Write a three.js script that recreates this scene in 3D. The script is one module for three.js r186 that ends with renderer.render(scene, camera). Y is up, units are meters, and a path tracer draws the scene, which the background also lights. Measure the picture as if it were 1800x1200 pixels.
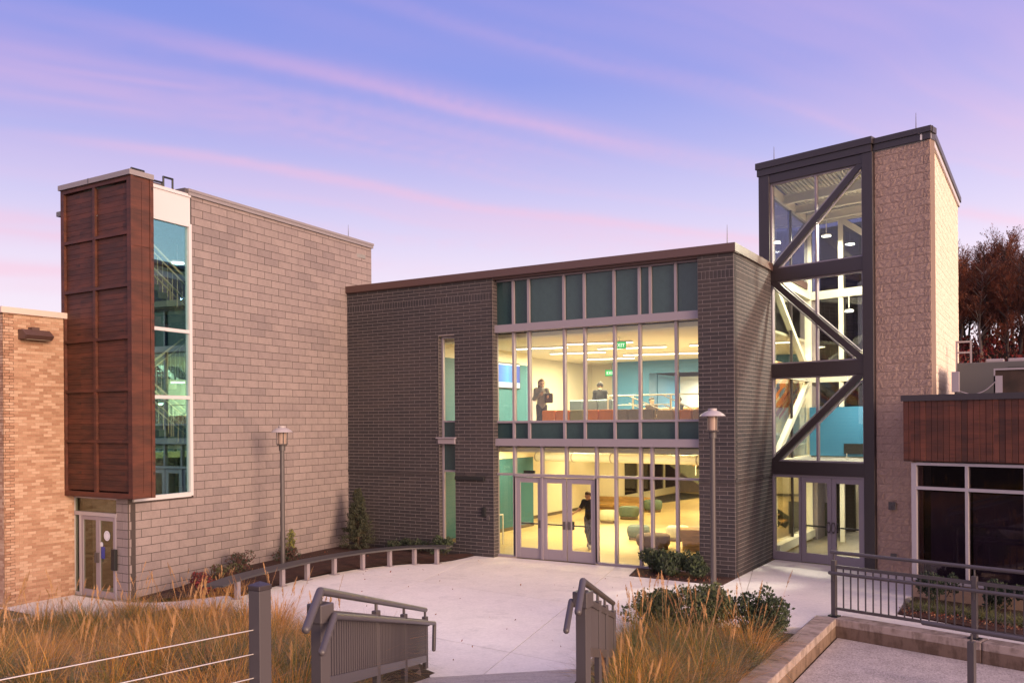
import * as THREE from 'three';
import { mergeGeometries } from 'three/addons/utils/BufferGeometryUtils.js';
import { RoundedBoxGeometry } from 'three/addons/geometries/RoundedBoxGeometry.js';
import { MarchingCubes } from 'three/addons/objects/MarchingCubes.js';
import { RectAreaLightUniformsLib } from 'three/addons/lights/RectAreaLightUniformsLib.js';

// ------------------------------------------------------------------ camera, sky, sun, exposure
RectAreaLightUniformsLib.init();
const scene = new THREE.Scene();
const camera = new THREE.PerspectiveCamera(42.22, 1.5, 0.1, 2000);
camera.position.set(0, 3.85, 0);
camera.rotation.order = 'YXZ';
camera.rotation.set(0, THREE.MathUtils.degToRad(31.25), THREE.MathUtils.degToRad(-0.42));
camera.setViewOffset(1800, 1200, 0, -144, 1800, 1200);   // a rising-front lens: level camera, horizon below the middle
scene.add(camera);
const renderer = new THREE.WebGLRenderer({ antialias: true });
renderer.toneMapping = THREE.LinearToneMapping;
renderer.toneMappingExposure = 1.25;
renderer.shadowMap.enabled = true;

const SUN = new THREE.Vector3(0.92, 0.17, 0.32).normalize();
const sun = new THREE.DirectionalLight(new THREE.Color(1.0, 0.70, 0.47), 3.3);
sun.position.copy(SUN).multiplyScalar(90).add(new THREE.Vector3(-10, 3, -20));
sun.target.position.set(-10, 3, -20); scene.add(sun, sun.target);
sun.castShadow = true; sun.shadow.radius = 40; sun.shadow.mapSize.set(2048, 2048);
Object.assign(sun.shadow.camera, { left: -45, right: 45, top: 40, bottom: -40, near: 1, far: 200 });

// periodic value noise
function hash(x, y, s) { let h = (x * 374761393 + y * 668265263 + s * 974634777) | 0; h = Math.imul(h ^ (h >>> 13), 1274126177); h ^= h >>> 16; return (h >>> 0) / 4294967296; }
function vnoise(x, y, per, s) {
  const xi = Math.floor(x), yi = Math.floor(y), fx = x - xi, fy = y - yi, u = fx * fx * (3 - 2 * fx), v = fy * fy * (3 - 2 * fy);
  const m = (a) => per ? ((a % per) + per) % per : a;
  const a = hash(m(xi), m(yi), s), b = hash(m(xi + 1), m(yi), s), c = hash(m(xi), m(yi + 1), s), d = hash(m(xi + 1), m(yi + 1), s);
  return a + (b - a) * u + (c - a) * v + (a - b - c + d) * u * v;
}
function fbm(x, y, per, s, oct = 4, g = 0.5) { let t = 0, a = 1, n = 0; for (let i = 0; i < oct; i++) { t += a * vnoise(x, y, per, s + i * 17); n += a; a *= g; x *= 2; y *= 2; per = per ? per * 2 : 0; } return t / n; }
function rngOf(seed) { let a = seed >>> 0; return () => { a = (a + 0x6d2b79f5) | 0; let t = Math.imul(a ^ (a >>> 15), 1 | a); t = (t + Math.imul(t ^ (t >>> 7), 61 | t)) ^ t; return ((t ^ (t >>> 14)) >>> 0) / 4294967296; }; }
const R = rngOf(7);
const rr = (a, b) => a + (b - a) * R();
const lerp = (a, b, t) => a + (b - a) * t, clamp = (x, a = 0, b = 1) => Math.min(b, Math.max(a, x)), sm = (a, b, x) => { const t = clamp((x - a) / (b - a)); return t * t * (3 - 2 * t); };

{ // dusk sky: blue overhead through lilac to pale pink, long thin pink cloud streaks, afterglow round the sun
  const W = 1536, H = 768, data = new Float32Array(W * H * 4);
  const stops = [[0.0, [0.80, 0.69, 0.72]], [0.10, [0.78, 0.685, 0.77]], [0.17, [0.68, 0.605, 0.76]], [0.24, [0.50, 0.475, 0.73]], [0.30, [0.335, 0.355, 0.69]], [0.36, [0.215, 0.268, 0.655]], [0.44, [0.165, 0.225, 0.625]], [0.7, [0.16, 0.21, 0.57]], [1, [0.15, 0.19, 0.51]]];
  const base = (y, out) => { for (let i = 1; i < stops.length; i++) if (y <= stops[i][0] || i === stops.length - 1) { const t = clamp((y - stops[i - 1][0]) / (stops[i][0] - stops[i - 1][0])); for (let c = 0; c < 3; c++) out[c] = lerp(stops[i - 1][1][c], stops[i][1][c], t); return; } };
  const g = (x, w) => Math.exp(-(x * x) / (w * w)), col = [0, 0, 0];
  for (let j = 0; j < H; j++) for (let i = 0; i < W; i++) {
    const el = ((j + 0.5) / H - 0.5) * Math.PI, az = ((i + 0.5) / W - 0.5) * 2 * Math.PI;
    const y = Math.sin(el), x = Math.cos(el) * Math.cos(az), z = Math.cos(el) * Math.sin(az), up = Math.max(y, 0);
    base(up, col);
    if (y > 0) {
      const q = 1 / Math.max(y, 0.035), px = x * q, pz = z * q, al = px * 0.47 - pz * 0.88, ac = px * 0.88 + pz * 0.47;
      const wob = (fbm(al * 0.5 + 9, ac * 0.3, 0, 31, 3) - 0.5) * 0.5 + (fbm(al * 1.7, ac * 2, 0, 35, 3) - 0.5) * 0.12;
      const a2 = ac + wob, fine = clamp(1.9 * fbm(al * 0.8 + 3, a2 * 13, 0, 41, 5, 0.62) - 0.45), soft = fbm(al * 0.33 + 20, a2 * 1.25 + 7, 0, 53, 4);
      let k = 0.9 * g(a2 + 2.44, 0.085) * sm(-0.3, 1.2, al) * (0.35 + 0.9 * fine) + 0.85 * g(a2 + 2.86, 0.30) * sm(2.9, 0.2, al) * (0.3 + 1.0 * fine);
      k += 1.2 * g(a2 + 3.46, 0.065) * sm(-0.2, 0.9, al) * (0.35 + 0.9 * fine) + 0.32 * g(a2 + 3.66, 0.28);
      k += 0.75 * g(a2 + 5.15, 0.34) * (0.35 + 0.9 * fine) * sm(3.5, 0.3, al) + 0.8 * g(a2 + 6.3, 0.26) * (0.4 + 0.8 * fine) * sm(3.5, 0.3, al);
      k += (0.6 * g(a2 + 4.3, 0.13) + 0.5 * g(a2 + 1.95, 0.05) + 0.35 * g(a2 + 3.05, 0.05) + 0.4 * g(a2 + 3.85, 0.06)) * fine * sm(-0.4, 1.5, al); k += 0.42 * sm(0.47, 0.78, soft) * (0.5 + fine) + 0.2 * g(a2 + 1.35, 0.5) * sm(-1, 3, al);
      k = clamp(k * sm(0.0, 0.12, y)) * 0.6;
      const pk = [lerp(0.80, 0.60, sm(0.08, 0.42, y)), lerp(0.52, 0.36, sm(0.08, 0.42, y)), lerp(0.62, 0.60, sm(0.08, 0.42, y))];
      for (let c = 0; c < 3; c++) col[c] = lerp(col[c], pk[c], k);
    }
    const cs = x * SUN.x + y * SUN.y + z * SUN.z, ang = Math.acos(clamp(cs, -1, 1));
    const glow = 2.0 * Math.exp(-Math.pow(ang / 0.62, 2)) + 0.75 * Math.exp(-Math.pow(ang / 1.2, 2));
    const o = (j * W + i) * 4, K = 1.0;
    data[o] = K * (col[0] + glow * 1.0); data[o + 1] = K * (col[1] + glow * 0.71); data[o + 2] = K * (col[2] + glow * 0.45); data[o + 3] = 1;
  }
  const t = new THREE.DataTexture(data, W, H, THREE.RGBAFormat, THREE.FloatType);
  t.mapping = THREE.EquirectangularReflectionMapping; t.magFilter = t.minFilter = THREE.LinearFilter; t.wrapS = THREE.RepeatWrapping; t.needsUpdate = true;
  scene.background = t; scene.environment = t;
}

// ------------------------------------------------------------------ helpers
const CAM = camera.position;
const used = {};
const numbered = (n) => { const k = (used[n] = (used[n] ?? -1) + 1); return k ? n + '_' + String(k).padStart(3, '0') : n; };
function thing(name, label, category, pos = [0, 0, 0], turn = 0, group) {
  const o = new THREE.Group(); o.name = numbered(name); o.position.set(...pos); o.rotation.y = turn;
  o.userData = { label, category }; if (group) o.userData.group = group; scene.add(o); return o;
}
function mesh(name, geo, mat, parent, label) {
  const m = new THREE.Mesh(Array.isArray(geo) ? merge(geo) : geo, mat); m.name = name; m.castShadow = m.receiveShadow = true;
  if (label) m.userData.label = label; parent.add(m); return m;
}
function struct(name, geo, mat, label, kind = 'structure') { const m = mesh(numbered(name), geo, mat, scene); m.userData = { kind, label }; return m; }
function strip(g) { g = g.index ? g.toNonIndexed() : g; for (const k of Object.keys(g.attributes)) if (!['position', 'normal', 'uv', 'color'].includes(k)) g.deleteAttribute(k); return g; }
function merge(list) { const s = list.map(strip), anyC = s.some((g) => g.attributes.color); if (!anyC) return mergeGeometries(s); return mergeGeometries(s); }
// uv in metres by the way each face points
function uvm(g, ox = 0, oy = 0, k = 1) {
  g = strip(g); if (!g.attributes.normal) g.computeVertexNormals();
  const p = g.attributes.position, n = g.attributes.normal, uv = new Float32Array(p.count * 2);
  for (let i = 0; i < p.count; i++) {
    const ax = Math.abs(n.getX(i)), ay = Math.abs(n.getY(i)), az = Math.abs(n.getZ(i));
    const [u, v] = ay > ax && ay > az ? [p.getX(i), p.getZ(i)] : ax > az ? [p.getZ(i), p.getY(i)] : [p.getX(i), p.getY(i)];
    uv[2 * i] = u * k + ox; uv[2 * i + 1] = v * k + oy;
  }
  g.setAttribute('uv', new THREE.BufferAttribute(uv, 2)); return g;
}
const B = (w, h, d, x = 0, y = 0, z = 0) => uvm(new THREE.BoxGeometry(w, h, d).translate(x, y, z));
const BB = (x0, x1, y0, y1, z0, z1) => B(x1 - x0, y1 - y0, z1 - z0, (x0 + x1) / 2, (y0 + y1) / 2, (z0 + z1) / 2);
const RB = (w, h, d, r, x = 0, y = 0, z = 0, s = 2) => uvm(new RoundedBoxGeometry(w, h, d, s, r).translate(x, y, z));
const V = (x, y, z) => new THREE.Vector3(x, y, z);
function cyl(a, b, r0, r1 = r0, seg = 10, open = false) {  // tapered tube from a to b
  const A = V(...a), C = V(...b), L = A.distanceTo(C), g = new THREE.CylinderGeometry(r1, r0, L, seg, 1, open);
  g.translate(0, L / 2, 0); g.applyQuaternion(new THREE.Quaternion().setFromUnitVectors(V(0, 1, 0), C.clone().sub(A).normalize())); g.translate(...a); return strip(g);
}
function bar(a, b, w, h) {   // rectangular bar from a to b, w wide, h high
  const A = V(...a), C = V(...b), L = A.distanceTo(C), f = C.clone().sub(A).normalize(), side = Math.abs(f.y) > 0.999 ? V(1, 0, 0) : V(0, 1, 0).cross(f).normalize(), up = f.clone().cross(side).normalize();
  const g = uvm(new THREE.BoxGeometry(w, h, L)); g.applyMatrix4(new THREE.Matrix4().makeBasis(side, up, f)); const m = A.add(C).multiplyScalar(0.5); g.translate(m.x, m.y, m.z); return g;
}
function pipe(pts, r, seg = 8, curve = false) {
  const P = pts.map((p) => V(...p));
  const path = curve ? new THREE.CatmullRomCurve3(P) : (() => { const c = new THREE.CurvePath(); for (let i = 1; i < P.length; i++) c.add(new THREE.LineCurve3(P[i - 1], P[i])); return c; })();
  if (curve) return strip(new THREE.TubeGeometry(path, pts.length * 6, r, seg));
  const parts = []; for (let i = 1; i < pts.length; i++) { parts.push(cyl(pts[i - 1], pts[i], r, r, seg)); }
  for (const p of pts) parts.push(strip(new THREE.SphereGeometry(r, seg, 6).translate(...p))); return mergeGeometries(parts);
}
function poly(pts, y0, y1) {  // a slab from a plan outline [x, z]
  const s = new THREE.Shape(pts.map(([x, z]) => new THREE.Vector2(x, -z)));
  const g = new THREE.ExtrudeGeometry(s, { depth: y1 - y0, bevelEnabled: false }); g.rotateX(-Math.PI / 2); g.translate(0, y0, 0); return uvm(g);
}

// ------------------------------------------------------------------ textures and materials
const S8 = (v) => { v = clamp(v); return Math.round(255 * (v <= 0.0031308 ? v * 12.92 : 1.055 * Math.pow(v, 1 / 2.4) - 0.055)); };
function tex(n, fn, srgb = true, rep = 1) {
  const d = new Uint8Array(n * n * 4);
  for (let j = 0; j < n; j++) for (let i = 0; i < n; i++) { const v = fn(i / n, j / n), o = (j * n + i) * 4; for (let c = 0; c < 3; c++) { const x = Array.isArray(v) ? v[c] : v; d[o + c] = srgb ? S8(x) : Math.round(255 * clamp(x)); } d[o + 3] = 255; }
  const t = new THREE.DataTexture(d, n, n); t.wrapS = t.wrapT = THREE.RepeatWrapping; t.magFilter = THREE.LinearFilter; t.minFilter = THREE.LinearFilter;
  if (srgb) t.colorSpace = THREE.SRGBColorSpace; t.repeat.set(rep, rep); t.needsUpdate = true; return t;
}
const grainT = tex(256, (u, v) => 0.70 + 0.30 * fbm(u * 40, v * 40, 40, 3, 3, 0.7) + 0.18 * (fbm(u * 5, v * 5, 5, 9, 3) - 0.5), true, 1.7);
const grainB = tex(256, (u, v) => fbm(u * 48, v * 48, 48, 5, 3, 0.8), false, 1.7);
const concT = tex(512, (u, v) => { const a = fbm(u * 3, v * 3, 3, 11, 5), b = fbm(u * 90, v * 90, 90, 13, 2, 0.8), c = fbm(u * 12, v * 12, 12, 17, 4, 0.6); const st = sm(0.62, 0.75, fbm(u * 7, v * 7, 7, 99, 4, 0.6)); return 0.89 + 0.14 * (a - 0.5) + 0.16 * (b - 0.5) + 0.12 * (c - 0.5) - 0.07 * st; }, true, 0.31);
const concB = tex(256, (u, v) => fbm(u * 64, v * 64, 64, 19, 3, 0.8), false, 0.8);
const exposedT = tex(512, (u, v) => { const b = fbm(u * 110, v * 110, 110, 23, 2, 0.9), a = fbm(u * 5, v * 5, 5, 29, 4); return 0.62 + 0.75 * (b - 0.5) + 0.3 * (a - 0.5); }, true, 0.5);
const stainT = tex(512, (u, v) => { const dr = fbm(u * 26, v * 8, 26, 61, 4, 0.6), a = fbm(u * 9, v * 9, 9, 63, 5, 0.6); const w = sm(0.36, 0.64, dr * 0.5 + a * 0.5); return [0.58 + 0.40 * w, 0.53 + 0.41 * w, 0.48 + 0.42 * w]; }, true, 0.5);
const woodT = tex(512, (u, v) => { const g1 = fbm(u * 6, v * 90, 0, 71, 4, 0.6), g2 = fbm(u * 3 + 4, v * 14, 0, 73, 4, 0.55), k = 0.62 + 0.5 * (g1 - 0.5) + 0.85 * (g2 - 0.5); return [k * 1.02, k * 0.96, k * 0.92]; }, true, 0.6);
const metalB = tex(128, (u, v) => fbm(u * 16, v * 16, 16, 81, 3, 0.7), false, 1);
const mulchT = tex(512, (u, v) => { const a = fbm(u * 60, v * 130, 0, 91, 3, 0.7), b = fbm(u * 120, v * 50, 0, 93, 3, 0.7), k = 0.25 + 1.1 * Math.max(a, b) * fbm(u * 8, v * 8, 8, 95, 3); return [k, k * 0.86, k * 0.78]; }, true, 0.7);
const mulchB = tex(256, (u, v) => Math.max(fbm(u * 30, v * 70, 0, 91, 3, 0.7), fbm(u * 70, v * 26, 0, 93, 3, 0.7)), false, 1.1);
const floorT = tex(512, (u, v) => { const row = Math.floor(v * 8), off = hash(row, 1, 5), pl = Math.floor(u * 3 + off), k = 0.86 + 0.1 * (hash(pl % 3, row, 7) - 0.5) + 0.12 * (fbm(u * 6 + row, v * 80, 0, 97, 3) - 0.5); return k; }, true, 0.7);
const barkB = tex(128, (u, v) => fbm(u * 20, v * 6, 0, 101, 3), false, 1);
const C3 = (r, g, b) => new THREE.Color().setRGB(r, g, b);
const std = (c, rough = 0.8, o = {}) => new THREE.MeshStandardMaterial({ color: C3(...c), roughness: rough, metalness: 0, ...o });
const M = {
  darkMetal: std([0.042, 0.031, 0.034], 0.42, { bumpMap: metalB, bumpScale: 0.0006 }),
  brownCap: std([0.085, 0.045, 0.040], 0.45, { bumpMap: metalB, bumpScale: 0.0006 }),
  alum: std([0.25, 0.21, 0.24], 0.38, { bumpMap: metalB, bumpScale: 0.0004 }),
  alumLight: std([0.36, 0.315, 0.335], 0.42, { bumpMap: metalB, bumpScale: 0.0004 }),
  greyMetal: std([0.075, 0.062, 0.064], 0.45, { bumpMap: metalB, bumpScale: 0.0006 }),
  railMetal: std([0.072, 0.060, 0.064], 0.42, { bumpMap: metalB, bumpScale: 0.0008 }),
  whitePanel: std([0.54, 0.50, 0.52], 0.4, { bumpMap: metalB, bumpScale: 0.0006 }),
  black: std([0.012, 0.012, 0.013], 0.5),
  rubber: std([0.03, 0.028, 0.03], 0.9),
  pane: new THREE.MeshPhysicalMaterial({ color: C3(0.97, 0.99, 0.97), roughness: 0, transmission: 1, thickness: 0, ior: 1.5 }),
  tealPane: new THREE.MeshStandardMaterial({ color: C3(0.38, 0.80, 0.86), roughness: 0.0, metalness: 1, transparent: true, opacity: 0.31 }),
  smokedPane: new THREE.MeshPhysicalMaterial({ color: C3(0.48, 0.43, 0.48), roughness: 0.02, transmission: 1, thickness: 0, ior: 1.5 }),
  spandrel: std([0.034, 0.066, 0.070], 0.14, { map: grainT }),
  cream: std([0.66, 0.60, 0.46], 0.6), creamSteel: std([0.62, 0.58, 0.46], 0.5), white: std([0.8, 0.78, 0.72], 0.6),
  teal: std([0.022, 0.112, 0.15], 0.6), blue: std([0.03, 0.16, 0.29], 0.55), ceiling: std([0.76, 0.67, 0.48], 0.8),
  olive: std([0.045, 0.043, 0.024], 0.7), floorW: std([0.62, 0.47, 0.24], 0.42, { map: floorT }), floorGrey: std([0.24, 0.20, 0.14], 0.5, { map: grainT }),
  carpet: std([0.20, 0.19, 0.17], 0.95), maple: std([0.66, 0.42, 0.16], 0.5, { map: woodT }), base: std([0.10, 0.075, 0.05], 0.6),
  mortarDark: std([0.25, 0.205, 0.205], 0.95, { map: grainT, bumpMap: grainB, bumpScale: 0.002 }), mortarBlock: std([0.062, 0.046, 0.044], 0.95, { map: grainT }), mortarOrange: std([0.36, 0.25, 0.16], 0.95, { map: grainT }),
  mortarTan: std([0.20, 0.14, 0.12], 0.95), concrete: std([0.80, 0.73, 0.69], 0.85, { map: concT, bumpMap: concB, bumpScale: 0.0015 }),
  exposed: std([0.62, 0.53, 0.51], 0.95, { map: exposedT, bumpMap: concB, bumpScale: 0.004 }), stained: std([0.185, 0.125, 0.092], 0.95, { map: stainT, bumpMap: concB, bumpScale: 0.003 }),
  wood: [0, 1, 2, 3].map((i) => std([0.082 + 0.014 * i, 0.022 + 0.0036 * i, 0.0105 + 0.0018 * i], 0.62, { map: woodT, bumpMap: grainB, bumpScale: 0.0008 })),
  fascia: [0, 1, 2, 3].map((i) => std([0.085 + 0.026 * i, 0.023 + 0.0075 * i, 0.011 + 0.0038 * i], 0.62, { map: woodT, bumpMap: grainB, bumpScale: 0.0008 })),
  woodTrim: std([0.105, 0.028, 0.015], 0.6, { map: woodT }),
  mulch: std([0.085, 0.030, 0.020], 1, { map: mulchT, bumpMap: mulchB, bumpScale: 0.03 }), soil: std([0.07, 0.045, 0.03], 1, { map: mulchT, bumpMap: mulchB, bumpScale: 0.03 }),
  stainedDark: std([0.17, 0.115, 0.09], 0.95, { map: stainT, bumpMap: concB, bumpScale: 0.003 }), coping: std([0.36, 0.29, 0.265], 0.95, { map: stainT, bumpMap: concB, bumpScale: 0.004 }),
  roof: std([0.25, 0.24, 0.24], 0.9, { map: grainT }), curtain: std([0.05, 0.05, 0.065], 0.95),
};
const glow = (r, g, b, k) => new THREE.MeshStandardMaterial({ color: C3(0.8, 0.8, 0.8), emissive: C3(r, g, b), emissiveIntensity: k, roughness: 0.6 });
M.strip = glow(1, 0.93, 0.76, 5); M.stripLow = glow(1, 0.88, 0.58, 5); M.disc = glow(1, 0.96, 0.85, 3.2);

// canvas print on a flat sheet
function printMat(w, h, draw, o = {}) { const c = document.createElement('canvas'); c.width = w; c.height = h; draw(c.getContext('2d'), w, h); const t = new THREE.CanvasTexture(c); t.colorSpace = THREE.SRGBColorSpace; return new THREE.MeshStandardMaterial({ map: t, roughness: 0.5, ...o }); }

// ------------------------------------------------------------------ masonry: every unit a box with its own tone; the 300 nearest of a thing are parts, the rest one part
function splitFace(w, h, d, seed) {   // split-faced block, rough in front
  const g = new THREE.BoxGeometry(w, h, d, 9, 5, 1), p = g.attributes.position;
  for (let i = 0; i < p.count; i++) if (p.getZ(i) > 0) { const ex = Math.min(1, 0.55 + (w / 2 - Math.abs(p.getX(i))) / 0.05), ey = Math.min(1, 0.55 + (h / 2 - Math.abs(p.getY(i))) / 0.05); p.setZ(i, p.getZ(i) + Math.min(ex, ey) * (0.002 + 0.015 * hash(i, seed, 3)) - 0.012); if (ex === 1 && ey === 1) { p.setX(i, p.getX(i) + 0.02 * (hash(i, seed, 5) - 0.5)); p.setY(i, p.getY(i) + 0.016 * (hash(i, seed, 6) - 0.5)); } }
  const q = strip(g); q.computeVertexNormals(); return uvm(q, seed * 0.37, seed * 0.61);
}
const kinds = {};
function kind(name, bl, bh, gap, depth, tones, matOpts, rough = false) {
  const w = bl - gap, h = bh - gap, geos = [];
  for (let i = 0; i < (rough ? 8 : 5); i++) geos.push(rough ? splitFace(w, h, depth, i + 1) : uvm(new THREE.BoxGeometry(w, h, depth), i * 0.313, i * 0.57));
  return (kinds[name] = { bl, bh, gap, w, h, depth, geos, tones, mats: tones.map((t) => std(t, 0.92, matOpts)), all: new THREE.MeshStandardMaterial({ vertexColors: true, roughness: 0.92, ...matOpts }) });
}
function masonry(pool, k, o) {   // o: org, U, N, W, v0, v1, holes, soldier [[v0, v1]], jut [[v0, v1, dz]], shift
  const ang = Math.atan2(-o.U[1], o.U[0]), rng = rngOf(o.seed || 5), holes = o.holes || [];
  const put = (u, v, w, h, out = 0) => {
    for (const [a, b, c, d] of holes) if (u > a && u < b && v > c && v < d) return;
    const dz = (o.front ?? 0.004) - k.depth / 2 + (rng() - 0.5) * (o.jit ?? 0.003) + out;
    const x = o.org[0] + o.U[0] * u + o.N[0] * dz, y = o.org[1] + v, z = o.org[2] + o.U[1] * u + o.N[1] * dz;
    pool.push({ k, x, y, z, sx: w / k.w, sy: h / k.h, ang, tone: Math.floor(clamp(0.5 + (k.patch ?? 1.5) * (fbm(u * 0.55 + o.W, v * 0.55, 0, 71, 3) - 0.47) + (k.vary ?? 0.75) * (rng() - 0.5), 0, 0.999) * k.tones.length), g: Math.floor(rng() * k.geos.length), turn: w < 0.6 * h });
  };
  const cut = (u0, u1, v, h, out) => {   // lay one unit, cut where openings start
    let spans = [[Math.max(0, u0), Math.min(o.W, u1)]];
    for (const [a, b, c, d] of holes) if (v > c && v < d) spans = spans.flatMap(([p, q]) => (b <= p || a >= q ? [[p, q]] : [[p, Math.min(q, a)], [Math.max(p, b), q]])).filter(([p, q]) => q - p > 0.001);
    for (const [p, q] of spans) { const w = q - p - k.gap; if (w > 0.02) put((p + q) / 2, v, w, h, out); }
  };
  let row = 0;
  for (let v = o.v0; v < o.v1 - 0.02; row++) {
    const sol = (o.soldier || []).find(([a]) => v >= a - 1e-3 && v < a + k.bh * 0.98), hh = sol ? sol[1] - sol[0] : Math.min(k.bh, o.v1 - v), jut = (o.jut || []).find(([a, b]) => v + hh / 2 > a && v + hh / 2 < b);
    if (sol) for (let u = 0; u < o.W; u += k.bh) cut(u, u + k.bh, v + hh / 2, hh - k.gap, sol[2] || 0);
    else { const off = ((row % 2) * 0.5 + (o.shift || 0)) * k.bl; for (let u = -off - k.bl; u < o.W; u += k.bl) if (u + k.bl > 0.001) cut(u, u + k.bl, v + hh / 2, hh - k.gap, jut ? jut[2] : 0); }
    v += hh;
  }
}
function layMasonry(pool, parent, name, most = 300) {
  pool.forEach((p) => { const dx = p.x - CAM.x, dz = p.z - CAM.z; p.d = Math.hypot(dx, p.y - CAM.y, dz) / Math.sqrt(p.sx * p.k.w * p.k.h * p.sy); });
  pool.sort((a, b) => a.d - b.d);
  const off = parent.position, rest = new Map(), q = new THREE.Quaternion(), m4 = new THREE.Matrix4();
  pool.forEach((p, i) => {
    if (i < most) { const m = mesh(name, p.k.geos[p.g], p.k.mats[p.tone], parent); m.position.set(p.x - off.x, p.y - off.y, p.z - off.z); m.rotation.y = p.ang; m.scale.set(p.sx, p.sy, 1); return; }
    const g = p.k.geos[p.g].clone(); m4.compose(V(p.x - off.x, p.y - off.y, p.z - off.z), q.setFromAxisAngle(V(0, 1, 0), p.ang), V(p.sx, p.sy, 1)); g.applyMatrix4(m4);
    const n = g.attributes.position.count, c = new Float32Array(n * 3), t = p.k.tones[p.tone]; for (let j = 0; j < n; j++) c.set(t, j * 3); g.setAttribute('color', new THREE.BufferAttribute(c, 3));
    if (!rest.has(p.k)) rest.set(p.k, []); rest.get(p.k).push(g);
  });
  for (const [k, list] of rest) { const m = mesh(name === 'block' ? 'blockwork' : 'brickwork', mergeGeometries(list), k.all, parent); m.userData.kind = 'stuff'; }
}
// the wall behind the units: boxes round the openings, front face a little back
function backing(o, t = 0.2) {
  const us = [...new Set([0, o.W, ...(o.holes || []).flatMap((h) => [h[0], h[1]])])].filter((u) => u >= 0 && u <= o.W).sort((a, b) => a - b), vs = [...new Set([o.v0, o.v1, ...(o.holes || []).flatMap((h) => [h[2], h[3]])])].filter((v) => v >= o.v0 && v <= o.v1).sort((a, b) => a - b), out = [];
  const ang = Math.atan2(-o.U[1], o.U[0]);
  for (let j = 1; j < vs.length; j++) { let run = null; const flush = () => { if (run) { const w = run[1] - run[0], h = vs[j] - vs[j - 1]; const g = uvm(new THREE.BoxGeometry(w, h, t).translate((run[0] + run[1]) / 2, (vs[j] + vs[j - 1]) / 2, -t / 2)); g.rotateY(ang); g.translate(...o.org); out.push(g); run = null; } };
    for (let i = 1; i < us.length; i++) { const u = (us[i] + us[i - 1]) / 2, v = (vs[j] + vs[j - 1]) / 2; if ((o.holes || []).some((h) => u > h[0] && u < h[1] && v > h[2] && v < h[3])) flush(); else run = run ? [run[0], us[i]] : [us[i - 1], us[i]]; } flush(); }
  return out;
}
kind('dark', 0.4064, 0.1016, 0.012, 0.09, [[0.034, 0.0285, 0.034], [0.038, 0.031, 0.036], [0.042, 0.034, 0.039], [0.046, 0.0365, 0.041], [0.053, 0.041, 0.044]], { map: grainT, bumpMap: grainB, bumpScale: 0.002 });
kind('cmu', 0.568, 0.2053, 0.016, 0.09, [[0.225, 0.178, 0.180], [0.255, 0.200, 0.199], [0.27, 0.213, 0.209], [0.285, 0.224, 0.219], [0.30, 0.236, 0.230]], { map: grainT, bumpMap: grainB, bumpScale: 0.002 }).patch = 0.55; kinds.cmu.vary = 0.6;
kind('orange', 0.2032, 0.0677, 0.009, 0.09, [[0.35, 0.185, 0.12], [0.395, 0.22, 0.145], [0.42, 0.24, 0.16], [0.445, 0.26, 0.175], [0.47, 0.285, 0.195], [0.52, 0.335, 0.24]], { map: grainT, bumpMap: grainB, bumpScale: 0.003 }).vary = 1.25; kinds.orange.patch = 0.8;
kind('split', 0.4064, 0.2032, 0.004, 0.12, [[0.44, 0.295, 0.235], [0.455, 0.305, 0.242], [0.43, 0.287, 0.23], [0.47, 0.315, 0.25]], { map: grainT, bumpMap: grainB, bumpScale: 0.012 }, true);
kind('splitSunlit', 0.4064, 0.2032, 0.003, 0.12, [[0.78, 0.64, 0.52], [0.79, 0.65, 0.53], [0.77, 0.63, 0.51]], { map: grainT, bumpMap: grainB, bumpScale: 0.004 }, true);  // tower side facing the sun: sunlight put into a paler block colour
// ------------------------------------------------------------------ ground, plaza, beds
const fwd = (x, z) => -0.519 * x - 0.855 * z;             // metres in front of the camera
const leftDrop = (x, z) => 0.3 * sm(-15.4, -18.0, x) * sm(-16.6, -13.6, z);
const PLAZA = [[-13.62, -21.80], [-13.66, -21.44], [-14.3, -21.44], [-14.35, -20.35], [-14.58, -19.62], [-15.08, -19.25], [-15.46, -18.7], [-15.75, -17.97], [-15.9, -17.05], [-15.92, -16.1], [-15.83, -15.2], [-15.55, -13.6], [-15.5, -12.9], [-15.3, -12.35], [-13.84, -12.43], [-11.6, -12.0], [-9.4, -11.6], [-8.75, -11.45], [-8.4, -11.15], [-8.03, -10.81], [-6.3, -12.36], [-6.62, -14.4], [-6.3, -16.1], [-5.6, -16.5], [-3.96, -16.9], [-3.96, -18.12], [-3.7, -18.22], [1.0, -16.93], [1.0, -17.45], [-2.6, -18.98], [-2.66, -20.9], [-2.55, -21.1], [-2.64, -23.95], [-6.55, -24.93], [-6.58, -21.38], [-6.58, -20.32], [-9.0, -20.46], [-9.33, -21.80]];
const walkS = (x, z) => (x + 8.03) * 0.67 + (z + 10.81) * 0.745;
const walkY = (s) => (s < 0 ? 0 : s < 6.6 ? 0.23 * s : 1.52 + 0.1 * (s - 6.6));
function inPoly(P, x, z) { let c = false; for (let i = 0, j = P.length - 1; i < P.length; j = i++) if ((P[i][1] > z) !== (P[j][1] > z) && x < (P[j][0] - P[i][0]) * (z - P[i][1]) / (P[j][1] - P[i][1]) + P[i][0]) c = !c; return c; }
const WALKP = [[-8.06, -10.8], [-6.2, -12.45], [-4.2, -8.0], [-2.0, -3.5], [-1.8, -1], [-3.0, -1.2], [-5.1, -5.5]];
function groundY(x, z) { if (inPoly(WALKP, x, z)) return walkY(walkS(x, z)) - 0.25; return inPoly(PLAZA, x, z) ? -0.16 - leftDrop(x, z) : bedY(x, z); }
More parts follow.
